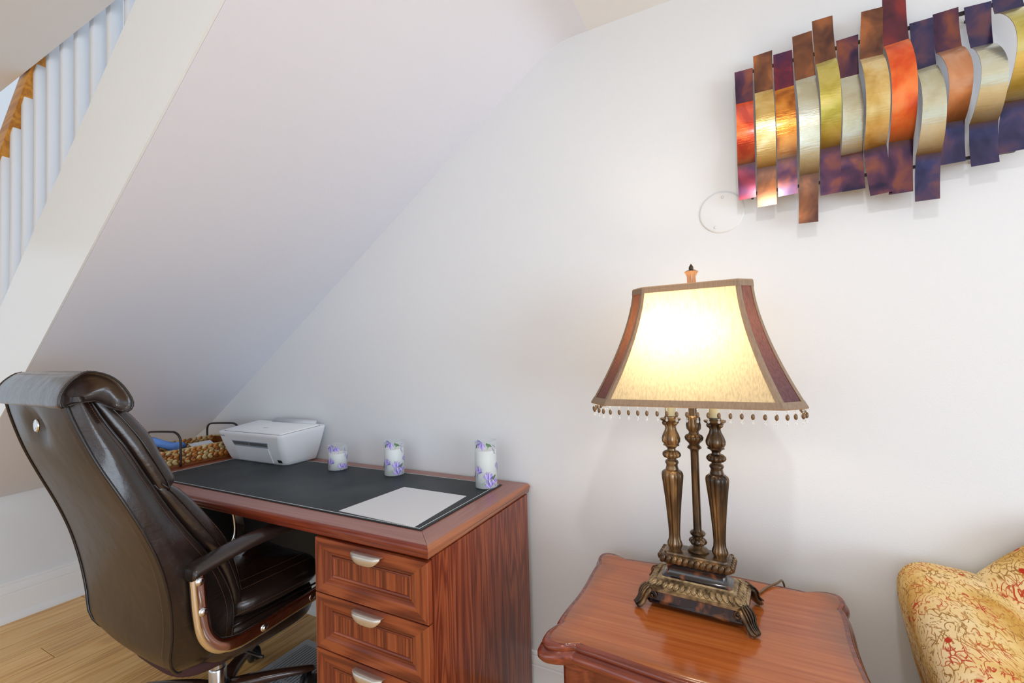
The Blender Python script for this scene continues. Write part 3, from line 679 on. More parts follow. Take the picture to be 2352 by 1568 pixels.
braid((qx0+t_, qy0+.01, 0), (0, 1, 0), (1, 0, 0), qy1-qy0-.02, qz0+.02, qz1+.002, 3)
braid((qx0, qy0, 0), (1, 0, 0), (0, -1, 0), qx1-qx0, qz0, qz1, 3)
mb = MB(); mb.tube(catmull([(qx0, qy0, qz1), (qx1, qy0, qz1), (qx1, qy1, qz1), (qx0, qy1, qz1)], 1, True), .005, 6, closed=True); mb.done('rim', 'straw2', BK, smooth=True)
def whandle(y, lean):
    P = [(qx1+.006, y, qz0+.002), (qx1+.006, y, qz0+.10), (qx1+.002, y-lean*.2, qz0+.135), (qx1-.025, y-lean*.5, qz0+.155), (qx1-.07, y-lean*.7, qz0+.158), (qx0+.05, y-lean, qz0+.150), (qx0+.012, y-lean*.9, qz0+.142), (qx0-.004, y-lean*.4, qz0+.125), (qx0-.007, y, qz0+.09), (qx0-.007, y, qz0+.02)]
    MB().tube(catmull(P, 5), .0052, 8).done('wire_handle', 'wire', BK, smooth=True)
whandle(1.158, .01); whandle(1.43, .0)
# blue cloth and card sticking out of the basket
cl = []
for i in range(15):
    s = i/14; c = Vector((-2.565+.085*s, 1.145+.075*s, qz1-.012+.040*(1-s)**1.3)); rr = .021-.006*sin(PI*s*1.2)+.006*s
    cl.append([(c.x+.35*rr*sin(a)+.002*sin(3*a+i), c.y+rr*cos(a)*.9, c.z+rr*sin(a)+.0025*sin(4*a+i*.5)) for a in [2*PI*j/18 for j in range(18)]])
tag(MB().loft(cl).done('blue_cloth', 'blue', smooth=True), 'rolled blue cloth sticking out of the woven basket', 'cloth')
P = [(-2.47, 1.255, .838), (-2.385, 1.235, .822), (-2.37, 1.33, .826), (-2.46, 1.35, .842)]
tag(MB().loft([[(x, y, z) for x, y, z in P], [(x, y, z+.0012) for x, y, z in P]]).done('white_card', 'paper'), 'white card leaning beside the blue cloth in the basket', 'card')

# ------------------------------------------------------------------ office chair
OC = thing('office_chair', 'dark brown leather executive office chair with chrome armrests at the desk', 'chair', (-1.69, .946, 0), math.radians(-2))
RP = [(.335, -.175), (.35, -.215), (.38, -.245), (.42, -.262), (.5, -.265), (.6, -.277), (.7, -.299), (.8, -.333), (.9, -.375), (1.0, -.417), (1.1, -.450), (1.165, -.466)]
SP = [(.335, -.13), (.36, -.10), (.42, -.085), (.5, -.085), (.6, -.118), (.677, -.159), (.749, -.206), (.836, -.257), (.934, -.307), (1.024, -.352), (1.089, -.386), (1.165, -.418)]
AW = [(.335, .17), (.345, .205), (.365, .235), (.40, .260), (.45, .275), (.5, .287), (.6, .302), (.7, .307), (.8, .302), (.9, .290), (1.0, .265), (1.1, .240), (1.165, .226)]
zl = [.335, .34, .35, .365, .38, .40, .43]+[.46+.705*i/26 for i in range(27)]
rear = []; sideL = []; sideR = []; core = []
for z in zl:
    a = smooth_interp(AW, z); r = smooth_interp(RP, z); s = smooth_interp(SP, z)
    rear.append([(x_*a, r-.016*(1-x_**2)**.8+.004, z) for x_ in [-1+2*j/14 for j in range(15)]])
    for sg, L_ in ((1, sideR), (-1, sideL)):
        L_.append([(sg*(a+(min(a, .258)-a-.004)*t+.018*sin(PI*t)), r+.004+(s-r-.004)*t+.004*sin(2*PI*t), z) for t in [k/8 for k in range(9)]])
    core.append([(-min(a, .258)+.006, s, z), (-a+.012, r+.02, z), (a-.012, r+.02, z), (min(a, .258)-.006, s, z)])
# dimple under the centre button
bz = 1.083
for i, z in enumerate(zl):
    rear[i] = [(x, y+.020*math.exp(-((x)**2+(z-bz)**2)/.0022), zz) for x, y, zz in rear[i]]
MB().grid(rear).done('rear_panel', 'leather_back', OC, smooth=True)
MB().grid(sideL).done('side_bolster', 'leather', OC, smooth=True); MB().grid(sideR).done('side_bolster', 'leather', OC, smooth=True)
MB().loft(core).done('back_core', 'piping', OC)
edge = [rear[i][-1] for i in range(len(zl)-1, -1, -1)]+[rear[0][j] for j in range(13, 0, -1)]+[rear[i][0] for i in range(len(zl))]
MB().tube([(x, y-.002, z) for x, y, z in edge], .0042, 8).done('piping', 'piping', OC, smooth=True)
for sg, L_ in ((1, sideR), (-1, sideL)):
    MB().tube([r_[-1] for r_ in L_], .0035, 6).done('piping', 'piping', OC, smooth=True)
    stitches('stitching', [(r_[7][0]+sg*.0012, r_[7][1], r_[7][2]) for r_ in L_], OC)
stitches('stitching', [(rear[i][13][0]+.004, rear[i][13][1]-.0015, rear[i][13][2]) for i in range(len(zl))], OC)
b = MB().lathe([(.0005, .005), (.009, .0055), (.012, .0038), (.016, .005), (.018, .002), (.0175, 0)], 24); 
b.V = [(x, -z, y) for x, y, z in b.V]
bt = b.done('button', 'chrome', OC, smooth=True, loc=(0, smooth_interp(RP, bz)-.016+.010, bz)); bt['label'] = 'round chrome button in a dimple'
# cushions on the front of the backrest
def cushion(name, zs, front, back, hw, n=36, ex=3.2):
    R = []; SP_ = []
    k = len(zs)
    for q, z in enumerate(zs):
        f = smooth_interp(front, z); b_ = smooth_interp(back, z)
        e = min(1, min(q, k-1-q)/3.0); e = math.sqrt(max(0, 1-(1-e)**2))
        cy = b_+(f-b_)*.42; hy1 = (f-cy)*max(e, .12); hy0 = (cy-b_)*1.0; w_ = smooth_interp(hw, z)*(.93+.07*e)
        ring = []
        for j in range(n):
            a = 2*PI*j/n; ca, sa = cos(a), sin(a)
            x = w_*math.copysign(abs(ca)**(2/ex), ca); yy = math.copysign(abs(sa)**(2/ex), sa)
            wr = .0025*noise.noise(Vector((x*14, z*22, 3)))
            ring.append((x, cy+(hy1 if yy > 0 else hy0)*yy+wr*(1 if yy > 0 else 0), z))
        R.append(ring)
        if 2 <= q <= k-3: SP_.append((w_*.90, cy+hy1*(1-.90**ex)**(1/ex)+.0008, z))
    for sg in (1, -1):
        stitches('stitching', [(sg*a, b_, c_) for a, b_, c_ in SP_], OC)
    return MB().loft(R).done(name, 'leather', OC, smooth=True)
UF = [(.875, -.226), (.90, -.208), (.95, -.226), (1.0, -.248), (1.05, -.268), (1.11, -.310), (1.15, -.355), (1.175, -.40)]
SB = [(z, y-.012) for z, y in SP]
cushion('lumbar_cushion', [.872+.30*i/20 for i in range(21)], UF, SB, [(.87, .252), (1.0, .248), (1.17, .215)])
LF = [(.46, -.02), (.52, -.03), (.60, -.045), (.686, -.070), (.747, -.104), (.824, -.156), (.89, -.212), (.925, -.262)]
cushion('lower_cushion', [.46+.465*i/26 for i in range(27)], LF, SB, [(.46, .245), (.7, .252), (.93, .250)])
for sg in (1, -1):
    for T, z0, z1 in ((UF, .885, 1.15), (LF, .52, .91)):
        P2 = [(sg*(.2525 if T is LF or z < 1.0 else .2525-.036*((z-1.0)/.15)), smooth_interp(T, z)*.5+smooth_interp(SB, z)*.5+.002, z) for z in [z0+(z1-z0)*i/24 for i in range(25)]]
        MB().tube(P2, .0026, 6).done('piping', 'piping', OC, smooth=True)
# headrest: a roll that folds over the top
HP = [(-.474, 1.140), (-.478, 1.160), (-.470, 1.186), (-.452, 1.210), (-.425, 1.226), (-.385, 1.214), (-.355, 1.185), (-.334, 1.140), (-.345, 1.118), (-.375, 1.128), (-.41, 1.15), (-.46, 1.145)]
HPs = catmull([(0, y, z) for y, z in HP], 3, True)
cc = Vector((0, -.42, 1.172)); R = []
for x, s in ((-.232, .72), (-.246, .86), (-.252, .96), (-.250, 1.0), (-.236, 1.02), (-.2, 1.03), (-.1, 1.03), (0, 1.03), (.1, 1.03), (.2, 1.03), (.236, 1.02), (.250, 1.0), (.252, .96), (.246, .86), (.232, .72)):
    R.append([(x, cc.y+(p.y-cc.y)*s, cc.z+(p.z-cc.z)*s+.0015*noise.noise(Vector((x*12, p.y*30, 0)))) for p in HPs])
MB().loft(R).done('headrest', 'leather', OC, smooth=True)
for sg in (1, -1):
    P = [(sg*.252, cc.y+(p.y-cc.y)*.99, cc.z+(p.z-cc.z)*.99) for p in HPs[:26]]
    MB().tube(P, .0028, 6).done('piping', 'piping', OC, smooth=True)
    stitches('stitching', [(sg*.244, cc.y+(p.y-cc.y)*1.035, cc.z+(p.z-cc.z)*1.035) for p in HPs[:24]], OC)
# seat
def slab(name, x, y0, y1, z0, z1, m, nn=40, top=None, ex=4):
    R = []; L_ = 9
    for q in range(L_):
        t = q/(L_-1); z = z0+(z1-z0)*t; e = 1-.10*abs(2*t-1)**4
        ring = []
        for j in range(nn):
            a = 2*PI*j/nn; ca, sa = cos(a), sin(a)
            px = x*e*math.copysign(abs(ca)**(2/ex), ca); py = (y0+y1)/2+(y1-y0)/2*e*math.copysign(abs(sa)**(2/ex), sa)
            ring.append((px, py, z+(.0 if not top else top(px, py)*t)))
        R.append(ring)
    for sc, dz in ((.8, .006), (.5, .010), (.2, .011)):
        R.append([(px*sc, (y0+y1)/2+(py-(y0+y1)/2)*sc, pz+dz) for px, py, pz in R[L_-1]])
    return MB().loft(R).done(name, m, OC, smooth=True)
st = slab('seat_cushion', .262, -.11, .27, .425, .492, 'leather', top=lambda x, y: .018*noise.noise(Vector((x*6, y*5, 1))))
slab('seat_pan', .266, -.165, .25, .312, .425, 'leather')
slab('seat_underside', .20, -.20, .16, .285, .33, 'maroon')
for x, z in ((.17, .506), (.215, .500)):
    for sg in (1, -1): stitches('stitching', [(sg*x, -.07+.31*i/20, z+.0035) for i in range(21)], OC)
for z in (.425,):
    for sg in (1, -1): MB().tube([(sg*.258, -.09+.32*i/10, z) for i in range(11)], .0035, 6).done('piping', 'piping', OC, smooth=True)
for sg in (1, -1): stitches('stitching', [(sg*.262, -.09+.32*i/10, .455) for i in range(11)], OC)
# armrests: chrome loop, pad, bolts
def flatloop(path, w_, t2, nm, m, parent):
    """rounded flat bar swept in the YZ plane; w_ is its width in the plane, t2 its thickness across"""
    P = [Vector(p) for p in path]; R = []
    for a in range(len(P)):
        tg = (P[min(a+1, len(P)-1)]-P[max(a-1, 0)]).normalized(); nrm = Vector((0, -tg.z, tg.y))
        ring = []
        for j in range(14):
            an = 2*PI*j/14; u = math.copysign(abs(cos(an))**.55, cos(an))*w_/2; v = math.copysign(abs(sin(an))**.7, sin(an))*t2/2
            ring.append(P[a]+nrm*u+Vector((1, 0, 0))*v)
        R.append(ring)
    return MB().loft(R).done(nm, m, parent, smooth=True)
for sg in (1, -1):
    X = .318*sg
    path = catmull([(X, -.216, .655), (X, -.212, .60), (X, -.207, .54), (X, -.195, .475), (X, -.162, .428), (X, -.110, .408), (X, -.045, .408), (X, .06, .416), (X, .16, .424), (X, .225, .442), (X, .255, .49), (X, .25, .58), (X, .22, .645)], 6)
    fr = flatloop(path, .042, .020, 'arm_frame', 'chrome', OC)
    for y, z in ((-.213, .632), (-.205, .545), (-.03, .409), (.14, .422)):
        b = MB().lathe([(.0005, .0062), (.0065, .0055), (.0090, .003), (.0100, .0032), (.0118, .0022), (.012, 0)], 16)
        b.V = [(sg*z_, y_, x_) for x_, y_, z_ in b.V]
        b.done('bolt', 'chrome_warm', fr, smooth=True, loc=(X+sg*.0095, y, z))
    R = []
    PP = catmull([(X, -.240, .652), (X, -.232, .660), (X, -.20, .668), (X, -.11, .684), (X, 0, .692), (X, .07, .690), (X, .13, .676), (X, .17, .664), (X, .178, .660)], 4)
    k = len(PP)
    for q, p in enumerate(PP):
        e = min(1, min(q, k-1-q)/4); e = math.sqrt(max(.05, 1-(1-e)**2))
        ring = []
        for j in range(18):
            a = 2*PI*j/18; ca, sa = cos(a), sin(a)
            ring.append((p.x+.034*e*math.copysign(abs(ca)**.7, ca), p.y, p.z+(.020 if sa > 0 else .016)*e*math.copysign(abs(sa)**.8, sa)))
        R.append(ring)
    MB().loft(R).done('armrest', 'leather', OC, smooth=True)
# gas lift, five-star base, casters
MB().lathe([(.014, .12), (.014, .28)], 24).done('gas_lift', 'chrome', OC, smooth=True)
MB().lathe([(.028, .06), (.028, .165), (.026, .17), (.024, .172), (.024, .185), (.016, .188)], 28).done('lift_cover', 'chrome_warm', OC, auto=40)
MB().box(-.08, .08, -.12, .10, .255, .285).done('tilt_mechanism', 'plastic', OC)
MB().tube([(.05, .0, .262), (.20, .02, .258), (.235, .02, .262)], .005, 8).done('lever', 'plastic', OC, smooth=True)
MB().lathe([(.035, .055), (.042, .07), (.042, .10), (.034, .115)], 28).done('hub', 'plastic', OC, smooth=True)
for k in range(5):
    a = math.radians(55+72*k); ca, sa = cos(a), sin(a)
    R = []
    for t, hw, zt, zb_ in ((.03, .026, .112, .062), (.10, .024, .110, .070), (.20, .021, .098, .068), (.27, .019, .086, .062), (.305, .016, .080, .062), (.315, .008, .076, .064)):
        ring = []
        for j in range(12):
            an = 2*PI*j/12; u = hw*math.copysign(abs(cos(an))**.7, cos(an)); v = math.copysign(abs(sin(an))**.7, sin(an))
            z = (zt+zb_)/2+(zt-zb_)/2*v; ring.append((t*ca-u*sa, t*sa+u*ca, z))
        R.append(ring)
    lg = MB().loft(R).done('base_leg', 'base_wood', OC, smooth=True)
    mb = MB(); cx_, cy_ = .29*ca, .29*sa
    for s in (-1, 1):
        w_ = MB().lathe([(.004, -.009), (.022, -.009), (.026, -.006), (.0265, 0), (.026, .006), (.022, .009), (.004, .009)], 24)
        w_.V = [(x_, z_+s*.013, y_) for x_, y_, z_ in w_.V]; mb.add(w_.V, w_.F)
    mb.box(-.012, .012, -.0035, .0035, -.01, .034)
    ang = a+.7; mb.V = [(x_*cos(ang)-y_*sin(ang)+cx_, x_*sin(ang)+y_*cos(ang)+cy_, z_+.0275) for x_, y_, z_ in mb.V]
    mb.done('caster', 'plastic', OC, auto=40)

# ------------------------------------------------------------------ ribbed grey floor vent under the desk
VT = thing('floor_vent', 'light grey ribbed metal floor grille under the desk', 'vent', (0, 0, 0))
vx0, vx1, vy0, vy1 = -1.775, -1.44, .99, 1.375
mb = MB(); fw = .028
for b_ in ((vx0, vx1, vy0, vy0+fw), (vx0, vx1, vy1-fw, vy1), (vx0, vx0+fw, vy0+fw, vy1-fw), (vx1-fw, vx1, vy0+fw, vy1-fw)): mb.box(*b_, .0003, .0012)
mb.done('frame', 'vent', VT)
MB().box(vx0+fw, vx1-fw, vy0+fw, vy1-fw, .0002, .0005).done('backing', 'vent_dark', VT)
rib = MB().box(-.0038, .0038, vy0+fw, vy1-fw, .0005, .0013).done('rib', 'vent', VT); rib.location = (vx0+fw+.008, 0, 0)
nr = int((vx1-vx0-2*fw)/.014)
for k in range(1, nr):
    o = rib.copy(); COL.objects.link(o); o.parent = VT; o.location = (vx0+fw+.008+k*.014, 0, 0)
MB().box(vx0+fw, vx1-fw, 1.15, 1.162, .0012, .0018).done('cross_bar', 'vent', VT)

# ------------------------------------------------------------------ end table
TC = (-.118, 1.200); TZ = .59
ET = thing('end_table', 'mahogany end table with a scalloped moulded top, under the lamp', 'table', (TC[0], TC[1], 0))
q = [(0, -.264), (.10, -.258), (.19, -.250), (.235, -.247), (.250, -.2445), (.262, -.250), (.285, -.262), (.308, -.266), (.324, -.258), (.331, -.240), (.330, -.215), (.322, -.190), (.3185, -.178), (.3225, -.165), (.322, -.11), (.318, -.05)]
# quarter outline mirrored to the full shape, going counter-clockwise from the front middle
Q1 = q; Q2 = [(x, -y) for x, y in reversed(q)]; Q2 = [(.317, 0)]+Q2[0:]
full = Q1+Q2; full = full+[(-x, y) for x, y in reversed(full) if abs(x) > 1e-6]
OUT = [Vector((p.x, p.y)) for p in catmull([(x, y, 0) for x, y in full], 4, True)]
def offset(O, d):
    k = len(O); R = []
    for i in range(k):
        t = (O[(i+1) % k]-O[i-1]).normalized(); n = Vector((t.y, -t.x)); R.append(O[i]-n*d)
    return R
def lvl(d, z): return [(p.x*(1-d/.325), p.y*(1-d/.26), z) for p in OUT]
def shr(k): return [(x*k, y*k, TZ) for x, y, z in lvl(.0265, TZ)]
R = [lvl(.0225, TZ-.0022), lvl(.0265, TZ-.0002), shr(.95), shr(.6), shr(.25), shr(.002)]
MB().loft(R, cap=False).done('table_top', 'table', ET, auto=50)
R = [lvl(.0225, TZ-.0022), lvl(.0205, TZ-.0036), lvl(.016, TZ-.0028), lvl(.0115, TZ-.0045), (lvl(.0085, TZ-.0095)), lvl(.0095, TZ-.014), lvl(.0125, TZ-.0165), lvl(.0085, TZ-.019), lvl(.003, TZ-.0225), lvl(0, TZ-.029), lvl(.0, TZ-.036), lvl(.004, TZ-.042), lvl(.012, TZ-.046), lvl(.03, TZ-.047)]
MB().loft(R).done('moulded_edge', 'table_edge', ET, auto=50)
ob = [Vector(p[:2]) for p in lvl(.045, 0)]
MB().loft([[(p.x, p.y, z) for p in ob] for z in (.22, TZ-.047)]).done('apron', 'table_edge', ET, auto=50)
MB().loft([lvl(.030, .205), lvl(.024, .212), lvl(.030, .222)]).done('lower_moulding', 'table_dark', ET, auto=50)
for sx in (-1, 1):
    for sy in (-1, 1):
        R = []
        for z, o_, r_ in ((.23, 0, .034), (.18, .010, .036), (.12, .006, .026), (.06, -.004, .019), (.03, .006, .022), (.012, .016, .026), (0, .016, .022)):
            c = ((.262+o_)*sx, (.205+o_)*sy); R.append([(c[0]+r_*cos(a), c[1]+r_*sin(a), z) for a in [2*PI*j/14 for j in range(14)]])
        MB().loft(R).done('leg', 'table_edge', ET, smooth=True)

# ------------------------------------------------------------------ table lamp
LC = (-.128, 1.238)
LP = thing('table_lamp', 'lit table lamp with bell shade, bead fringe and twin bronze columns on the end table', 'lamp', (LC[0], LC[1], TZ))
RZ = math.radians(-4)
def rz(p): return (p[0]*cos(RZ)-p[1]*sin(RZ), p[0]*sin(RZ)+p[1]*cos(RZ), p[2])
def rrs(hx, hy, z, c=.006): return [rz(p) for p in [(hx-c, -hy, z), (hx, -hy+c, z), (hx, hy-c, z), (hx-c, hy, z), (-hx+c, hy, z), (-hx, hy-c, z), (-hx, -hy+c, z), (-hx+c, -hy, z)]]
B = thing  # (alias unused for parts)
MB().loft([rrs(.112, .062, .012), rrs(.114, .064, .017), rrs(.110, .060, .021), rrs(.1085, .0585, .040), rrs(.113, .063, .043), rrs(.116, .066, .046), rrs(.116, .066, .0495), rrs(.113, .063, .0515)]).done('base_plinth', 'tortoise', LP, auto=30)
MB().loft([rrs(.1135, .0635, .0425), rrs(.1175, .0675, .0455), rrs(.1175, .0675, .0500), rrs(.1130, .063, .0525)]).done('base_rim', 'bronze_gold', LP, auto=30)
band = MB().loft([rrs(.113, .063, .0518), rrs(.104, .054, .060), rrs(.090, .042, .068), rrs(.086, .038, .0695), rrs(.084, .036, .073)]).done('ornament_band', 'bronze_gold', LP, auto=30)
# acanthus leaves along the sloping band: each a ribbed lobe
mb = MB(); 
def lobe(p0, p1, w_):
    p0 = Vector(p0); p1 = Vector(p1); d = (p1-p0); L = d.length; d.normalize(); s = d.cross(Vector((0, 0, 1))).normalized(); nn = s.cross(d).normalized()
    if nn.z < 0: nn = -nn
    m3 = Matrix((s, d, nn)).transposed()
    mb.ell((p0+p1)/2+nn*.0008, w_/2, L/2, .0030, 8, 5, rot=m3)
    for q_ in (-1, 1):
        mb.ell(p0+(p1-p0)*.36+s*q_*w_*.34+nn*.0014, w_*.16, L*.34, .0026, 6, 4, rot=m3 @ Matrix.Rotation(-q_*.35, 3, 'Z'))
    mb.ell(p0+(p1-p0)*.5+nn*.0028, w_*.12, L*.42, .0022, 6, 4, rot=m3)
for n_, (a0, a1, b0, b1) in ((14, ((-.105, -.062), (.105, -.062), (-.086, -.043), (.086, -.043))), ):
    pass
def side_row(o0, o1, i0, i1, zo, zi, n_):
    for k in range(n_):
        t = (k+.5)/n_; a = Vector(o0).lerp(Vector(o1), t); b_ = Vector(i0).lerp(Vector(i1), t)
        lobe(rz((a.x, a.y, zo)), rz((b_.x, b_.y, zi)), (Vector(o1)-Vector(o0)).length/n_*.92)
side_row((-.112, -.062), (.112, -.062), (-.094, -.042), (.094, -.042), .0535, .0675, 15)
side_row((.112, .062), (-.112, .062), (.094, .042), (-.094, .042), .0535, .0675, 15)
side_row((.112, -.062), (.112, .062), (.092, -.042), (.092, .042), .0535, .0675, 8)
side_row((-.112, .062), (-.112, -.062), (-.092, .042), (-.092, -.042), .0535, .0675, 8)
o = mb.done('leaf_relief', 'bronze_gold', band, smooth=True); o['kind'] = 'stuff'
MB().loft([rrs(.084, .036, .072), rrs(.078, .032, .076), rrs(.070, .028, .086), rrs(.068, .027, .096), rrs(.072, .030, .104), rrs(.076, .033, .108)]).done('base_neck', 'tortoise', LP, auto=40)
tier = MB().loft([rrs(.078, .034, .1075), rrs(.083, .0385, .111), rrs(.084, .040, .118), rrs(.082, .038, .127), rrs(.080, .036, .129), rrs(.074, .031, .130), rrs(.073, .030, .134), rrs(.069, .026, .1345)]).done('upper_tier', 'bronze', LP, auto=30)
mb = MB()
def gad(p, ax, ang):
    m3 = Matrix.Rotation(ang, 3, 'Z') @ Matrix.Rotation(.45, 3, ax)
    mb.ell(rz(p), .0072, .0060, .0112, 8, 6, rot=m3)
for k in range(12):
    x = -.075+.150*k/11
    gad((x, -.0395, .120), 'Y', RZ); gad((x, .0395, .120), 'Y', RZ)
for k in range(5):
    y = -.028+.056*k/4
    gad((.0835, y, .120), 'X', RZ); gad((-.0835, y, .120), 'X', RZ)
o = mb.done('gadroon_beading', 'bronze', tier, smooth=True); o['kind'] = 'stuff'
# scrolled feet
for sx in (-1, 1):
    for sy in (-1, 1):
        mb = MB(); base = Vector((.108*sx, .058*sy, 0)); out = Vector((.80*sx, .60*sy, 0)).normalized(); sd = Vector((-out.y, out.x, 0))
        R = []
        for d, z, w_, h in ((-.004, .050, .012, .004), (.004, .046, .015, .007), (.011, .037, .015, .008), (.014, .026, .012, .008), (.019, .016, .011, .008), (.028, .009, .011, .008), (.034, .006, .008, .005)):
            c = base+out*d; R.append([tuple(c+sd*w_*1.3*cos(a)+out*h*.6*sin(a)+Vector((0, 0, z+h*.7*sin(a)))) for a in [2*PI*j/14 for j in range(14)]])
        for r_ in R: 
            for i_, p in enumerate(r_): r_[i_] = (p[0], p[1], max(p[2], .0005))
        mb.loft(R)
        for s in (-1.2, -.4, .4, 1.2):     # ribs of the acanthus
            P = [base+out*(d+.004)+sd*s*w_*.8+Vector((0, 0, z+.004)) for d, z, w_ in ((-.002, .052, .010), (.008, .046, .012), (.016, .035, .012), (.019, .025, .009), (.025, .016, .008), (.034, .009, .005))]
            mb.tube(catmull(P, 3), .0022, 6)
        mb.ell(base+out*.006+Vector((0, 0, .030)), .006, .006, .009)
        # scroll wings along the two sides
        for dx, dy in ((-sx, 0), (0, -sy)):
            P = [base+Vector((dx, dy, 0))*l+out*.007+Vector((0, 0, z)) for l, z in ((0, .040), (.012, .046), (.022, .040), (.024, .030), (.016, .027), (.013, .034))]
            mb.tube(catmull(P, 4), .0032, 6)
        mb.V = [rz(v) for v in mb.V]
        mb.done('foot', 'bronze', LP, smooth=True)
# fluted columns
def fl(z):
    return .12 if .012 < z < .205 else 0
def column(x, y):
    Hc = .337; z0 = .133; k = .00039
    pr = [(35, 985), (38, 975), (44, 962), (49, 950), (46, 935), (38, 915), (36, 880), (39, 820), (45, 740), (53, 650), (62, 570), (69, 510), (70, 490), (66, 474), (52, 462), (40, 458), (42, 450), (38, 440), (36, 425), (44, 410), (40, 398), (30, 392), (28, 384), (52, 374), (60, 362), (58, 348), (46, 336), (28, 330), (26, 318), (40, 302), (52, 296), (48, 288), (58, 270), (60, 250), (52, 225), (38, 195), (30, 165), (34, 150), (46, 138), (62, 130), (66, 124), (66, 118), (40, 114), (38, 108), (38, 104), (5, 103)]
    prof = [(r*k, z0+(985-yy)*k) for r, yy in pr]
    n = 64; R = []
    for r, z in prof:
        yy = 985-(z-z0)/k
        f = .16 if (470 < yy < 980) else (.20 if 335 < yy < 378 else (.10 if 190 < yy < 290 else 0)); nf = 12 if yy > 300 else 8
        R.append([(x+r*(1-f*(1-abs(cos(nf*PI*j/n))))*cos(2*PI*j/n), y+r*(1-f*(1-abs(cos(nf*PI*j/n))))*sin(2*PI*j/n), z) for j in range(n)])
    col = MB().loft(R).done('column', 'bronze', LP, auto=50)
    mb = MB()         # volutes under the flange and drop ornament on the bulb
    for a in range(4):
        an = a*PI/2-PI/4; c = Vector((cos(an), sin(an), 0)); z1 = z0+(985-145)*k
        mb.ell(Vector((x, y, z1))+c*.0185, .0062, .0062, .0062)
        P = [Vector((x, y, z1-.002))+c*.018, Vector((x, y, z1-.012))+c*.012, Vector((x, y, z1-.028))+c*.0165, Vector((x, y, z1-.042))+c*.0235, Vector((x, y, z1-.050))+c*.0215]
        mb.tube(catmull(P, 4), [.0036]*16+[.002], 6)
    mb.done('scroll_ornament', 'bronze', col, smooth=True)
    MB().lathe([(.013, .0), (.013, .080), (.0115, .082), (.003, .082)], 20, (x, y, z0+.345)).done('candle_sleeve', 'candle_sleeve', LP, smooth=True)
    return
CS = []
for s in (-1, 1):
    p = rz((.0535*s+.002, -.003, 0)); column(p[0], p[1]); CS.append(p)
cp = rz((.003, .009, 0))
pr = [(34, 1030), (62, 1026), (64, 1018), (55, 1008), (36, 1000), (30, 990), (48, 978), (56, 965), (50, 950), (34, 942), (32, 930), (44, 922), (48, 912), (40, 902), (27, 896), (25, 885), (25, 400), (27, 385), (44, 372), (40, 362), (30, 352), (36, 340), (54, 322), (58, 304), (50, 290), (32, 282), (30, 268), (44, 250), (46, 225), (42, 205), (44, 190), (42, 176), (36, 172), (27, 165), (27, 0)]
pp = [(r*.00040, .1335+(1030-yy)*.00040) for r, yy in pr]
R = []
for r, z in pp:
    yy = 1030-(z-.1335)/.0004; f = .15 if (940 < yy < 985 or 285 < yy < 335 or 175 < yy < 255) else 0
    R.append([(cp[0]+r*(1-f*(1-abs(cos(8*PI*j/48))))*cos(2*PI*j/48), cp[1]+r*(1-f*(1-abs(cos(8*PI*j/48))))*sin(2*PI*j/48), z) for j in range(48)])
MB().loft(R).done('centre_pole', 'bronze', LP, auto=50)
MB().tube([(cp[0], cp[1], .54), (cp[0], cp[1], .815)], .004, 8).done('harp_rod', 'bronze_gold', LP, smooth=True)
# finial: ribbed flared cup with a knob
mb = MB(); R = []
for r, z in ((.010, .808), (.0115, .814), (.0110, .824), (.0112, .838), (.0135, .845), (.0165, .849), (.0168, .851), (.008, .853)):
    R.append([((cp[0]+.009)+r*(1-.10*(j % 2))*cos(2*PI*j/40), cp[1]+r*(1-.10*(j % 2))*sin(2*PI*j/40), z) for j in range(40)])
mb.loft(R, 0); mb.lathe([(.0158, .8515), (.0100, .8545), (.0055, .8565), (.0060, .860), (.0050, .864), (.0020, .8685), (.0005, .871)], 20, ((cp[0]+.009), cp[1], 0), i=1)
mb.done('finial', ['finial', 'bronze'], LP, auto=40)
# shade: cut-corner rectangle, flaring like a bell
def shade_ring(t, off=0):
    """t 0 bottom .. 1 top; eight corner points"""
    f = (1-t)**1.55
    hx = .137+(.237-.137)*f+off; hy = .084+(.144-.084)*f+off; c = .030+(.048-.030)*f
    return hx, hy, c
ZB, ZT = .520, .806
NS = 16
def sp(i, t, off=0):
    hx, hy, c = shade_ring(t, off); z = ZB+(ZT-ZB)*t
    P = [(-hx+c, -hy), (hx-c, -hy), (hx, -hy+c), (hx, hy-c), (hx-c, hy), (-hx+c, hy), (-hx, hy-c), (-hx, -hy+c)]
    return Vector((P[i % 8][0]+.006+.007*t, P[i % 8][1], z))
SH = MB()
SO = bpy.data.objects.new('lamp_shade', None)
hx, hy, c = shade_ring(0)
main = MB()
def panel(i, mbq, idx=0, th=.0):
    G = []
    for k in range(NS+1):
        t = k/NS; a = sp(i, t); b_ = sp(i+1, t); G.append([a.lerp(b_, s/6) for s in range(7)])
    mbq.grid(G, idx)
for i in (0, 2, 4, 6): panel(i, main, 0)
for i in (1, 3, 5, 7): panel(i, main, 1)
SHD = main.done('lamp_shade', ['shade', 'shade_brown'], LP, smooth=False)
SHD['label'] = 'bell shade of pale linen with brown corner panels'
mb = MB()
for i in range(8):
    for nb in (1, -1):
        G = []
        for k in range(NS+1):
            t = k/NS; a = sp(i, t, .0012); b_ = sp(i+nb, t, .0012); d = (b_-a).normalized(); G.append([a, a+d*(.0065+.003*(1-t))])
        mb.grid(G)
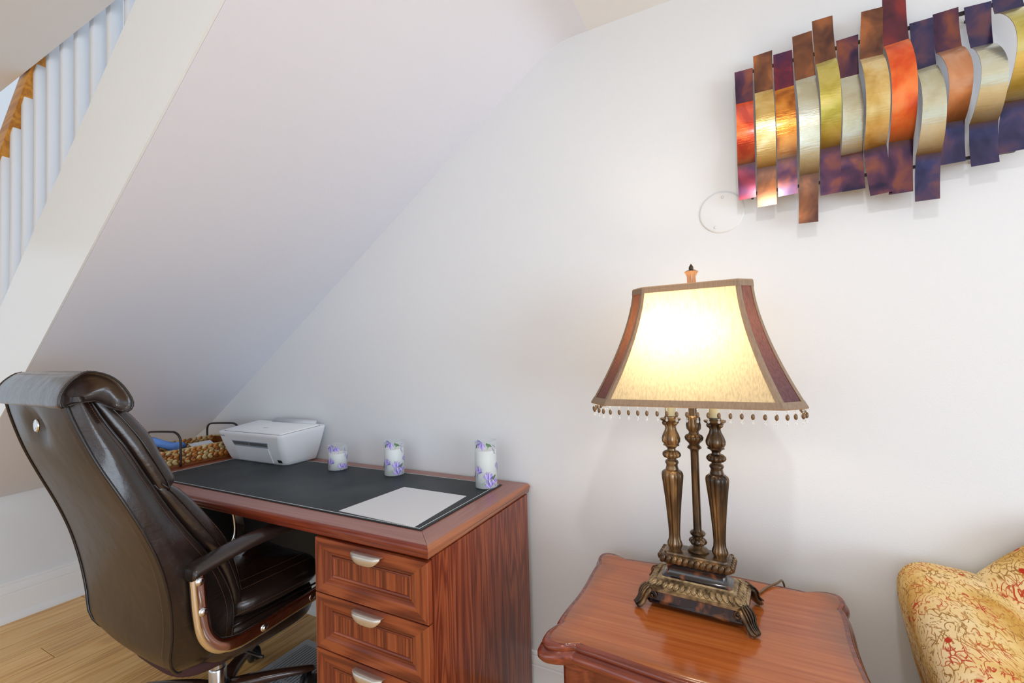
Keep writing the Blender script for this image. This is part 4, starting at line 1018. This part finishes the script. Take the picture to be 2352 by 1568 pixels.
for t0, t1, ex in ((-.0, .045, .002), (.955, 1.0, .002)):
    R = []
    for t, o_ in ((t0, ex), (t0-.012, ex*.5), (t1, ex)) if t0 < .5 else ((t0, ex), (t1, ex), (t1+.012, 0)):
        R.append([sp(i, max(0, min(1, t)), o_)+Vector((0, 0, (t-max(0, min(1, t)))*(ZT-ZB))) for i in range(8)])
    if t0 < .5: R = [R[1], R[0], R[2]]
    # sample the flare between
    mb.loft(R, cap=False)
mb.done('shade_trim', 'shade_trim', SHD, smooth=False)
# bead fringe
bd = MB()
bd.tube([(0, 0, .001), (0, 0, -.010)], .0005, 4, 1)
bd.ell((0, 0, -.0035), .0022, .0022, .0022, 8, 5, 1); bd.ell((0, 0, -.0075), .0018, .0018, .0018, 8, 5, 1)
bd.ell((0, 0, -.0155), .0040, .0040, .0068, 10, 8, 0)
bd.ell((0, 0, -.0245), .0022, .0022, .0022, 8, 5, 1); bd.ell((0, 0, -.0300), .0030, .0030, .0034, 8, 6, 1)
first = bd.done('bead_drop', ['bead', 'crystal'], SHD, smooth=True)
spots = []
cor = [sp(i, 0) for i in range(8)]
for i in range(8):
    a, b_ = cor[i], cor[(i+1) % 8]; L = (b_-a).length; n_ = max(2, round(L/.0225))
    for k in range(n_): spots.append(a.lerp(b_, (k+.5)/n_))
for k, p in enumerate(spots):
    o = first if k == 0 else first.copy()
    if k: COL.objects.link(o)
    o.parent = SHD; o.location = (p.x*.995, p.y*.995, p.z-.003); o.rotation_euler = (0, random.uniform(-.06, .06), random.uniform(0, 3))
# bulbs and their light
for j, p in enumerate(CS):
    zb_ = .133+.345+.082
    bu = MB().lathe([(.010, zb_-.002), (.011, zb_+.012), (.018, zb_+.030), (.026, zb_+.052), (.027, zb_+.066), (.020, zb_+.082), (.008, zb_+.090), (.001, zb_+.091)], 24, (p[0], p[1], 0)).done('bulb', 'bulb', LP, smooth=True)
    l = bpy.data.lights.new('bulb_light', 'POINT'); l.energy = 2.5 if j == 0 else 1.1; l.color = (1, .86, .66); l.shadow_soft_size = .028
    lo = bpy.data.objects.new('bulb_light', l); COL.objects.link(lo); lo.parent = LP; lo.location = (p[0], p[1]-.0, zb_+.125)
# cord trailing over the back of the table
tag(MB().tube(catmull([(-.05, 1.300, TZ+.004), (.00, 1.345, TZ+.004), (.03, 1.40, TZ+.004), (.055, 1.435, TZ+.004), (.07, 1.47, TZ-.004), (.075, 1.478, TZ-.06), (.07, 1.485, .3)], 5), .0028, 6).done('lamp_cord', 'bead', smooth=True), 'brown lamp cord trailing over the back edge of the end table', 'cord')

# ------------------------------------------------------------------ armchair at the right
AC = thing('armchair', 'gold and red paisley upholstered armchair at the right edge of the photo', 'armchair', (0, 0, 0))
def sec(y, xl, zt, wd, drop, flare):
    """cross-section of the arm at depth y: outer face, rolled top, inner slope"""
    P = [(xl+flare, 0.10), (xl+flare*.75, .30), (xl+flare*.35, .45), (xl+.006, .56), (xl, zt-.075), (xl+.004, zt-.038), (xl+.022, zt-.012), (xl+.052, zt), (xl+.10, zt-.002), (xl+wd*.75, zt-.012-drop*.25), (xl+wd, zt-.045-drop*.6), (xl+wd*1.12, zt-.09-drop), (xl+wd*1.16, .42), (xl+wd*1.16, .10)]
    return [(p.x, y, p.z) for p in catmull([(x, 0, z) for x, z in P], 3)]
R = []
for y, xl, zt, wd, dr, flr in ((1.505, .350, .655, .18, .0, .075), (1.498, .332, .680, .20, .0, .075), (1.478, .322, .692, .21, .0, .075), (1.42, .316, .698, .21, .01, .075), (1.3, .308, .692, .22, .03, .075), (1.15, .300, .680, .23, .05, .075), (1.0, .292, .665, .23, .06, .075), (.9, .290, .655, .23, .06, .075), (.84, .292, .645, .225, .06, .075), (.825, .305, .63, .20, .06, .065)):
    R.append(sec(y, xl, zt, wd, dr, flr))
MB().loft(R).done('arm', 'damask', AC, smooth=True)
R = [[(2*.72-x, y, z) for x, y, z in r] for r in R]
MB().loft(R).done('arm', 'damask', AC, smooth=True)
# backrest: rounded camel back
R = []
BT = [(.455, .66), (.49, .70), (.53, .738), (.58, .78), (.64, .815), (.72, .83), (.80, .815), (.86, .78), (.91, .738), (.95, .70), (.985, .66)]
for x, zt in BT:
    P = [(1.50, .12), (1.51, .3), (1.512, .5), (1.508, zt-.04), (1.49, zt-.008), (1.46, zt), (1.42, zt-.012), (1.385, zt-.06), (1.355, .62*zt+.1), (1.335, .48), (1.335, .12)]
    R.append([(x, p.y, p.z) for p in catmull([(0, y, z) for y, z in P], 3)])
MB().loft(R).done('backrest', 'damask', AC, smooth=True)
rbox('seat_cushion', .52, .92, .86, 1.37, .34, .475, 'damask', AC, .035, 5)
rbox('seat_base', .34, 1.10, .86, 1.49, .11, .34, 'damask', AC, .02, 3)
for x in (.40, 1.04):
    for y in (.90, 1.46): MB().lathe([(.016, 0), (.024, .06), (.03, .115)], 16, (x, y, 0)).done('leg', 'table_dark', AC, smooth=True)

# ------------------------------------------------------------------ round blank cover plate
CP = thing('cover_plate', 'round white blank cover plate on the wall below the metal sculpture', 'cover plate', (-.047, WY, 1.660))
b = MB().lathe([(.064, 0), (.064, .0015), (.0628, .0035), (.058, .0045), (.0005, .0047)], 64); b.V = [(x, -z, y) for x, y, z in b.V]
b.done('plate', 'plate', CP, auto=60)
for x, z in ((.004, .046), (-.020, -.045)):
    b = MB().lathe([(.0045, 0), (.0042, .0012), (.0005, .0016)], 16); b.V = [(a, -c_, d) for a, d, c_ in b.V]
    b.done('screw', 'plate', CP, smooth=True, loc=(x, -.0046, z))

# ------------------------------------------------------------------ metal wall sculpture of woven strips
AR = thing('wall_sculpture', 'abstract metal wall sculpture of upright copper and brass strips on the white wall', 'wall art', (0, 0, 0))
YA = 1.47
# per strip: x, z of the eight corners (top L R, upper crease L R, lower crease L R, bottom L R), bulge towards the room, materials
STRIPS = [
    ([(0.004, 2.0527), (0.0516, 2.0522), (0.0043, 1.9538), (0.049, 1.9535), (0.0014, 1.7723), (0.0476, 1.7732), (0.0016, 1.671), (0.0457, 1.6734)], -0.018, 'c_purple', 'c_red', 'c_crimson'),
    ([(0.0541, 2.0886), (0.1025, 2.0911), (0.0537, 1.976), (0.0996, 1.9759), (0.0511, 1.7553), (0.0992, 1.7552), (0.0484, 1.6441), (0.0969, 1.6454)], 0.035, 'c_brown', 'b_gold', 'c_brown'),
    ([(0.104, 2.0719), (0.1498, 2.0719), (0.1028, 1.9649), (0.1501, 1.9671), (0.1016, 1.7676), (0.1495, 1.7687), (0.1005, 1.6632), (0.148, 1.6644)], 0.018, 'c_crimson', 'c_amber', 'c_purple'),
    ([(0.1521, 2.1118), (0.1986, 2.1137), (0.1542, 1.9816), (0.2015, 1.9838), (0.1538, 1.7138), (0.1988, 1.7138), (0.1469, 1.581), (0.1926, 1.5799)], 0.045, 'c_brown', 'b_silver', 'c_brown'),
    ([(0.1988, 2.1348), (0.2457, 2.1343), (0.2018, 2.0088), (0.2482, 2.0131), (0.2035, 1.7737), (0.2481, 1.7754), (0.1993, 1.6476), (0.2477, 1.6495)], 0.045, 'c_brown', 'b_olive', 'c_purple'),
    ([(0.252, 2.0654), (0.3009, 2.0668), (0.2559, 1.9564), (0.2965, 1.957), (0.2493, 1.7478), (0.2971, 1.7496), (0.2478, 1.6507), (0.2992, 1.6515)], 0.03, 'c_purple', 'b_silver', 'c_purple'),
    ([(0.3078, 2.1197), (0.3537, 2.1169), (0.2985, 1.9907), (0.3473, 1.9893), (0.2968, 1.7477), (0.3446, 1.7534), (0.307, 1.6266), (0.3554, 1.6308)], 0.05, 'c_brown', 'b_gold', 'c_purple'),
    ([(0.354, 2.1399), (0.4013, 2.1368), (0.3504, 2.012), (0.4017, 2.0157), (0.3509, 1.7585), (0.4, 1.7573), (0.3464, 1.6247), (0.3951, 1.625)], 0.05, 'c_maroon', 'c_orange', 'c_purple'),
    ([(0.4038, 2.0527), (0.4509, 2.0528), (0.4092, 1.926), (0.4487, 1.9305), (0.401, 1.711), (0.4495, 1.7093), (0.3957, 1.5955), (0.4434, 1.5954)], 0.05, 'c_blue', 'b_silver', 'c_blue'),
    ([(0.4513, 2.063), (0.4995, 2.0645), (0.4514, 1.9601), (0.4999, 1.963), (0.4594, 1.7819), (0.4977, 1.7792), (0.4496, 1.6792), (0.4963, 1.68)], 0.055, 'c_purple', 'c_tan', 'c_blue'),
    ([(0.507, 2.0548), (0.556, 2.0524), (0.5128, 1.9486), (0.5524, 1.9478), (0.5024, 1.7632), (0.5536, 1.7624), (0.5027, 1.6613), (0.5525, 1.6626)], 0.06, 'c_blue', 'b_silver', 'c_blue'),
    ([(0.5597, 2.0728), (0.6109, 2.0719), (0.5601, 2.0197), (0.6112, 2.0199), (0.5629, 1.7995), (0.6166, 1.8018), (0.5524, 1.6835), (0.6056, 1.6852)], 0.085, 'c_blue', 'b_olive', 'c_blue'),
]
for k, (c8, bul, mt, mm, mb_) in enumerate(STRIPS):
    rows = []; idx = []; burn = []
    yo = YA+(.004 if k % 2 else -.003)
    def row(a, b_, y, n=5): return [(a[0]+(b_[0]-a[0])*j/(n-1), y, a[1]+(b_[1]-a[1])*j/(n-1)) for j in range(n)]
    def lp(a, b_, t): return (a[0]+(b_[0]-a[0])*t, a[1]+(b_[1]-a[1])*t)
    TL, TR, AL, AR_, BL_, BR_, DL, DR = c8
    for q_ in range(7):
        t = q_/6; rows.append(row(lp(TL, AL, t), lp(TR, AR_, t), yo+.004*sin(PI*t)+.006*(1-t))); idx.append(0); burn.append(0)
    for q_ in range(1, 17):
        t = q_/16; s = sin(PI*t)**.8 if 0 < t < 1 else 0
        rows.append(row(lp(AL, BL_, t), lp(AR_, BR_, t), yo-bul*s)); idx.append(1); burn.append(max(0, (t-.66)/.34)**1.7*.9+max(0, 1-t*12)*.3)
    for q_ in range(1, 7):
        t = q_/6; rows.append(row(lp(BL_, DL, t), lp(BR_, DR, t), yo+.004*sin(PI*t)+.003*t)); idx.append(2); burn.append(0)
    V = [p for r_ in rows for p in r_]; n = 5; F = []; I = []
    nv = len(V); V2 = [(x, y+.0012, z) for x, y, z in V]
    for a in range(len(rows)-1):
        for j in range(n-1):
            F.append((a*n+j, a*n+j+1, (a+1)*n+j+1, (a+1)*n+j)); I.append(idx[a+1])
            F.append((nv+a*n+j, nv+a*n+j+1, nv+(a+1)*n+j+1, nv+(a+1)*n+j)); I.append(0)
        for j in (0, n-1): F.append((a*n+j, (a+1)*n+j, nv+(a+1)*n+j, nv+a*n+j)); I.append(3)
    e = (len(rows)-1)*n
    for j in range(n-1):
        F.append((j, j+1, nv+j+1, nv+j)); I.append(3); F.append((e+j, e+j+1, nv+e+j+1, nv+e+j)); I.append(3)
    o = mesh('metal_strip', V+V2, F, [mt, mm, mb_, 'c_brown'], AR, mi=I, auto=24)
    at_ = o.data.attributes.new('burn', 'FLOAT', 'POINT')
    for vi, dat in enumerate(at_.data):
        dat.value = burn[(vi % nv)//n]
# horizontal mounting rods behind the strips
for za in (2.045, 1.685):
    MB().box(.02, .585, YA+.012, YA+.020, za, za+.007).done('mounting_rod', 'rod', AR)
for x, z in ((.035, 2.048), (.525, 2.048), (.035, 1.688), (.525, 1.688)):
    MB().box(x, x+.006, YA+.018, WY, z-.003, z+.003).done('wall_pin', 'rod', AR)
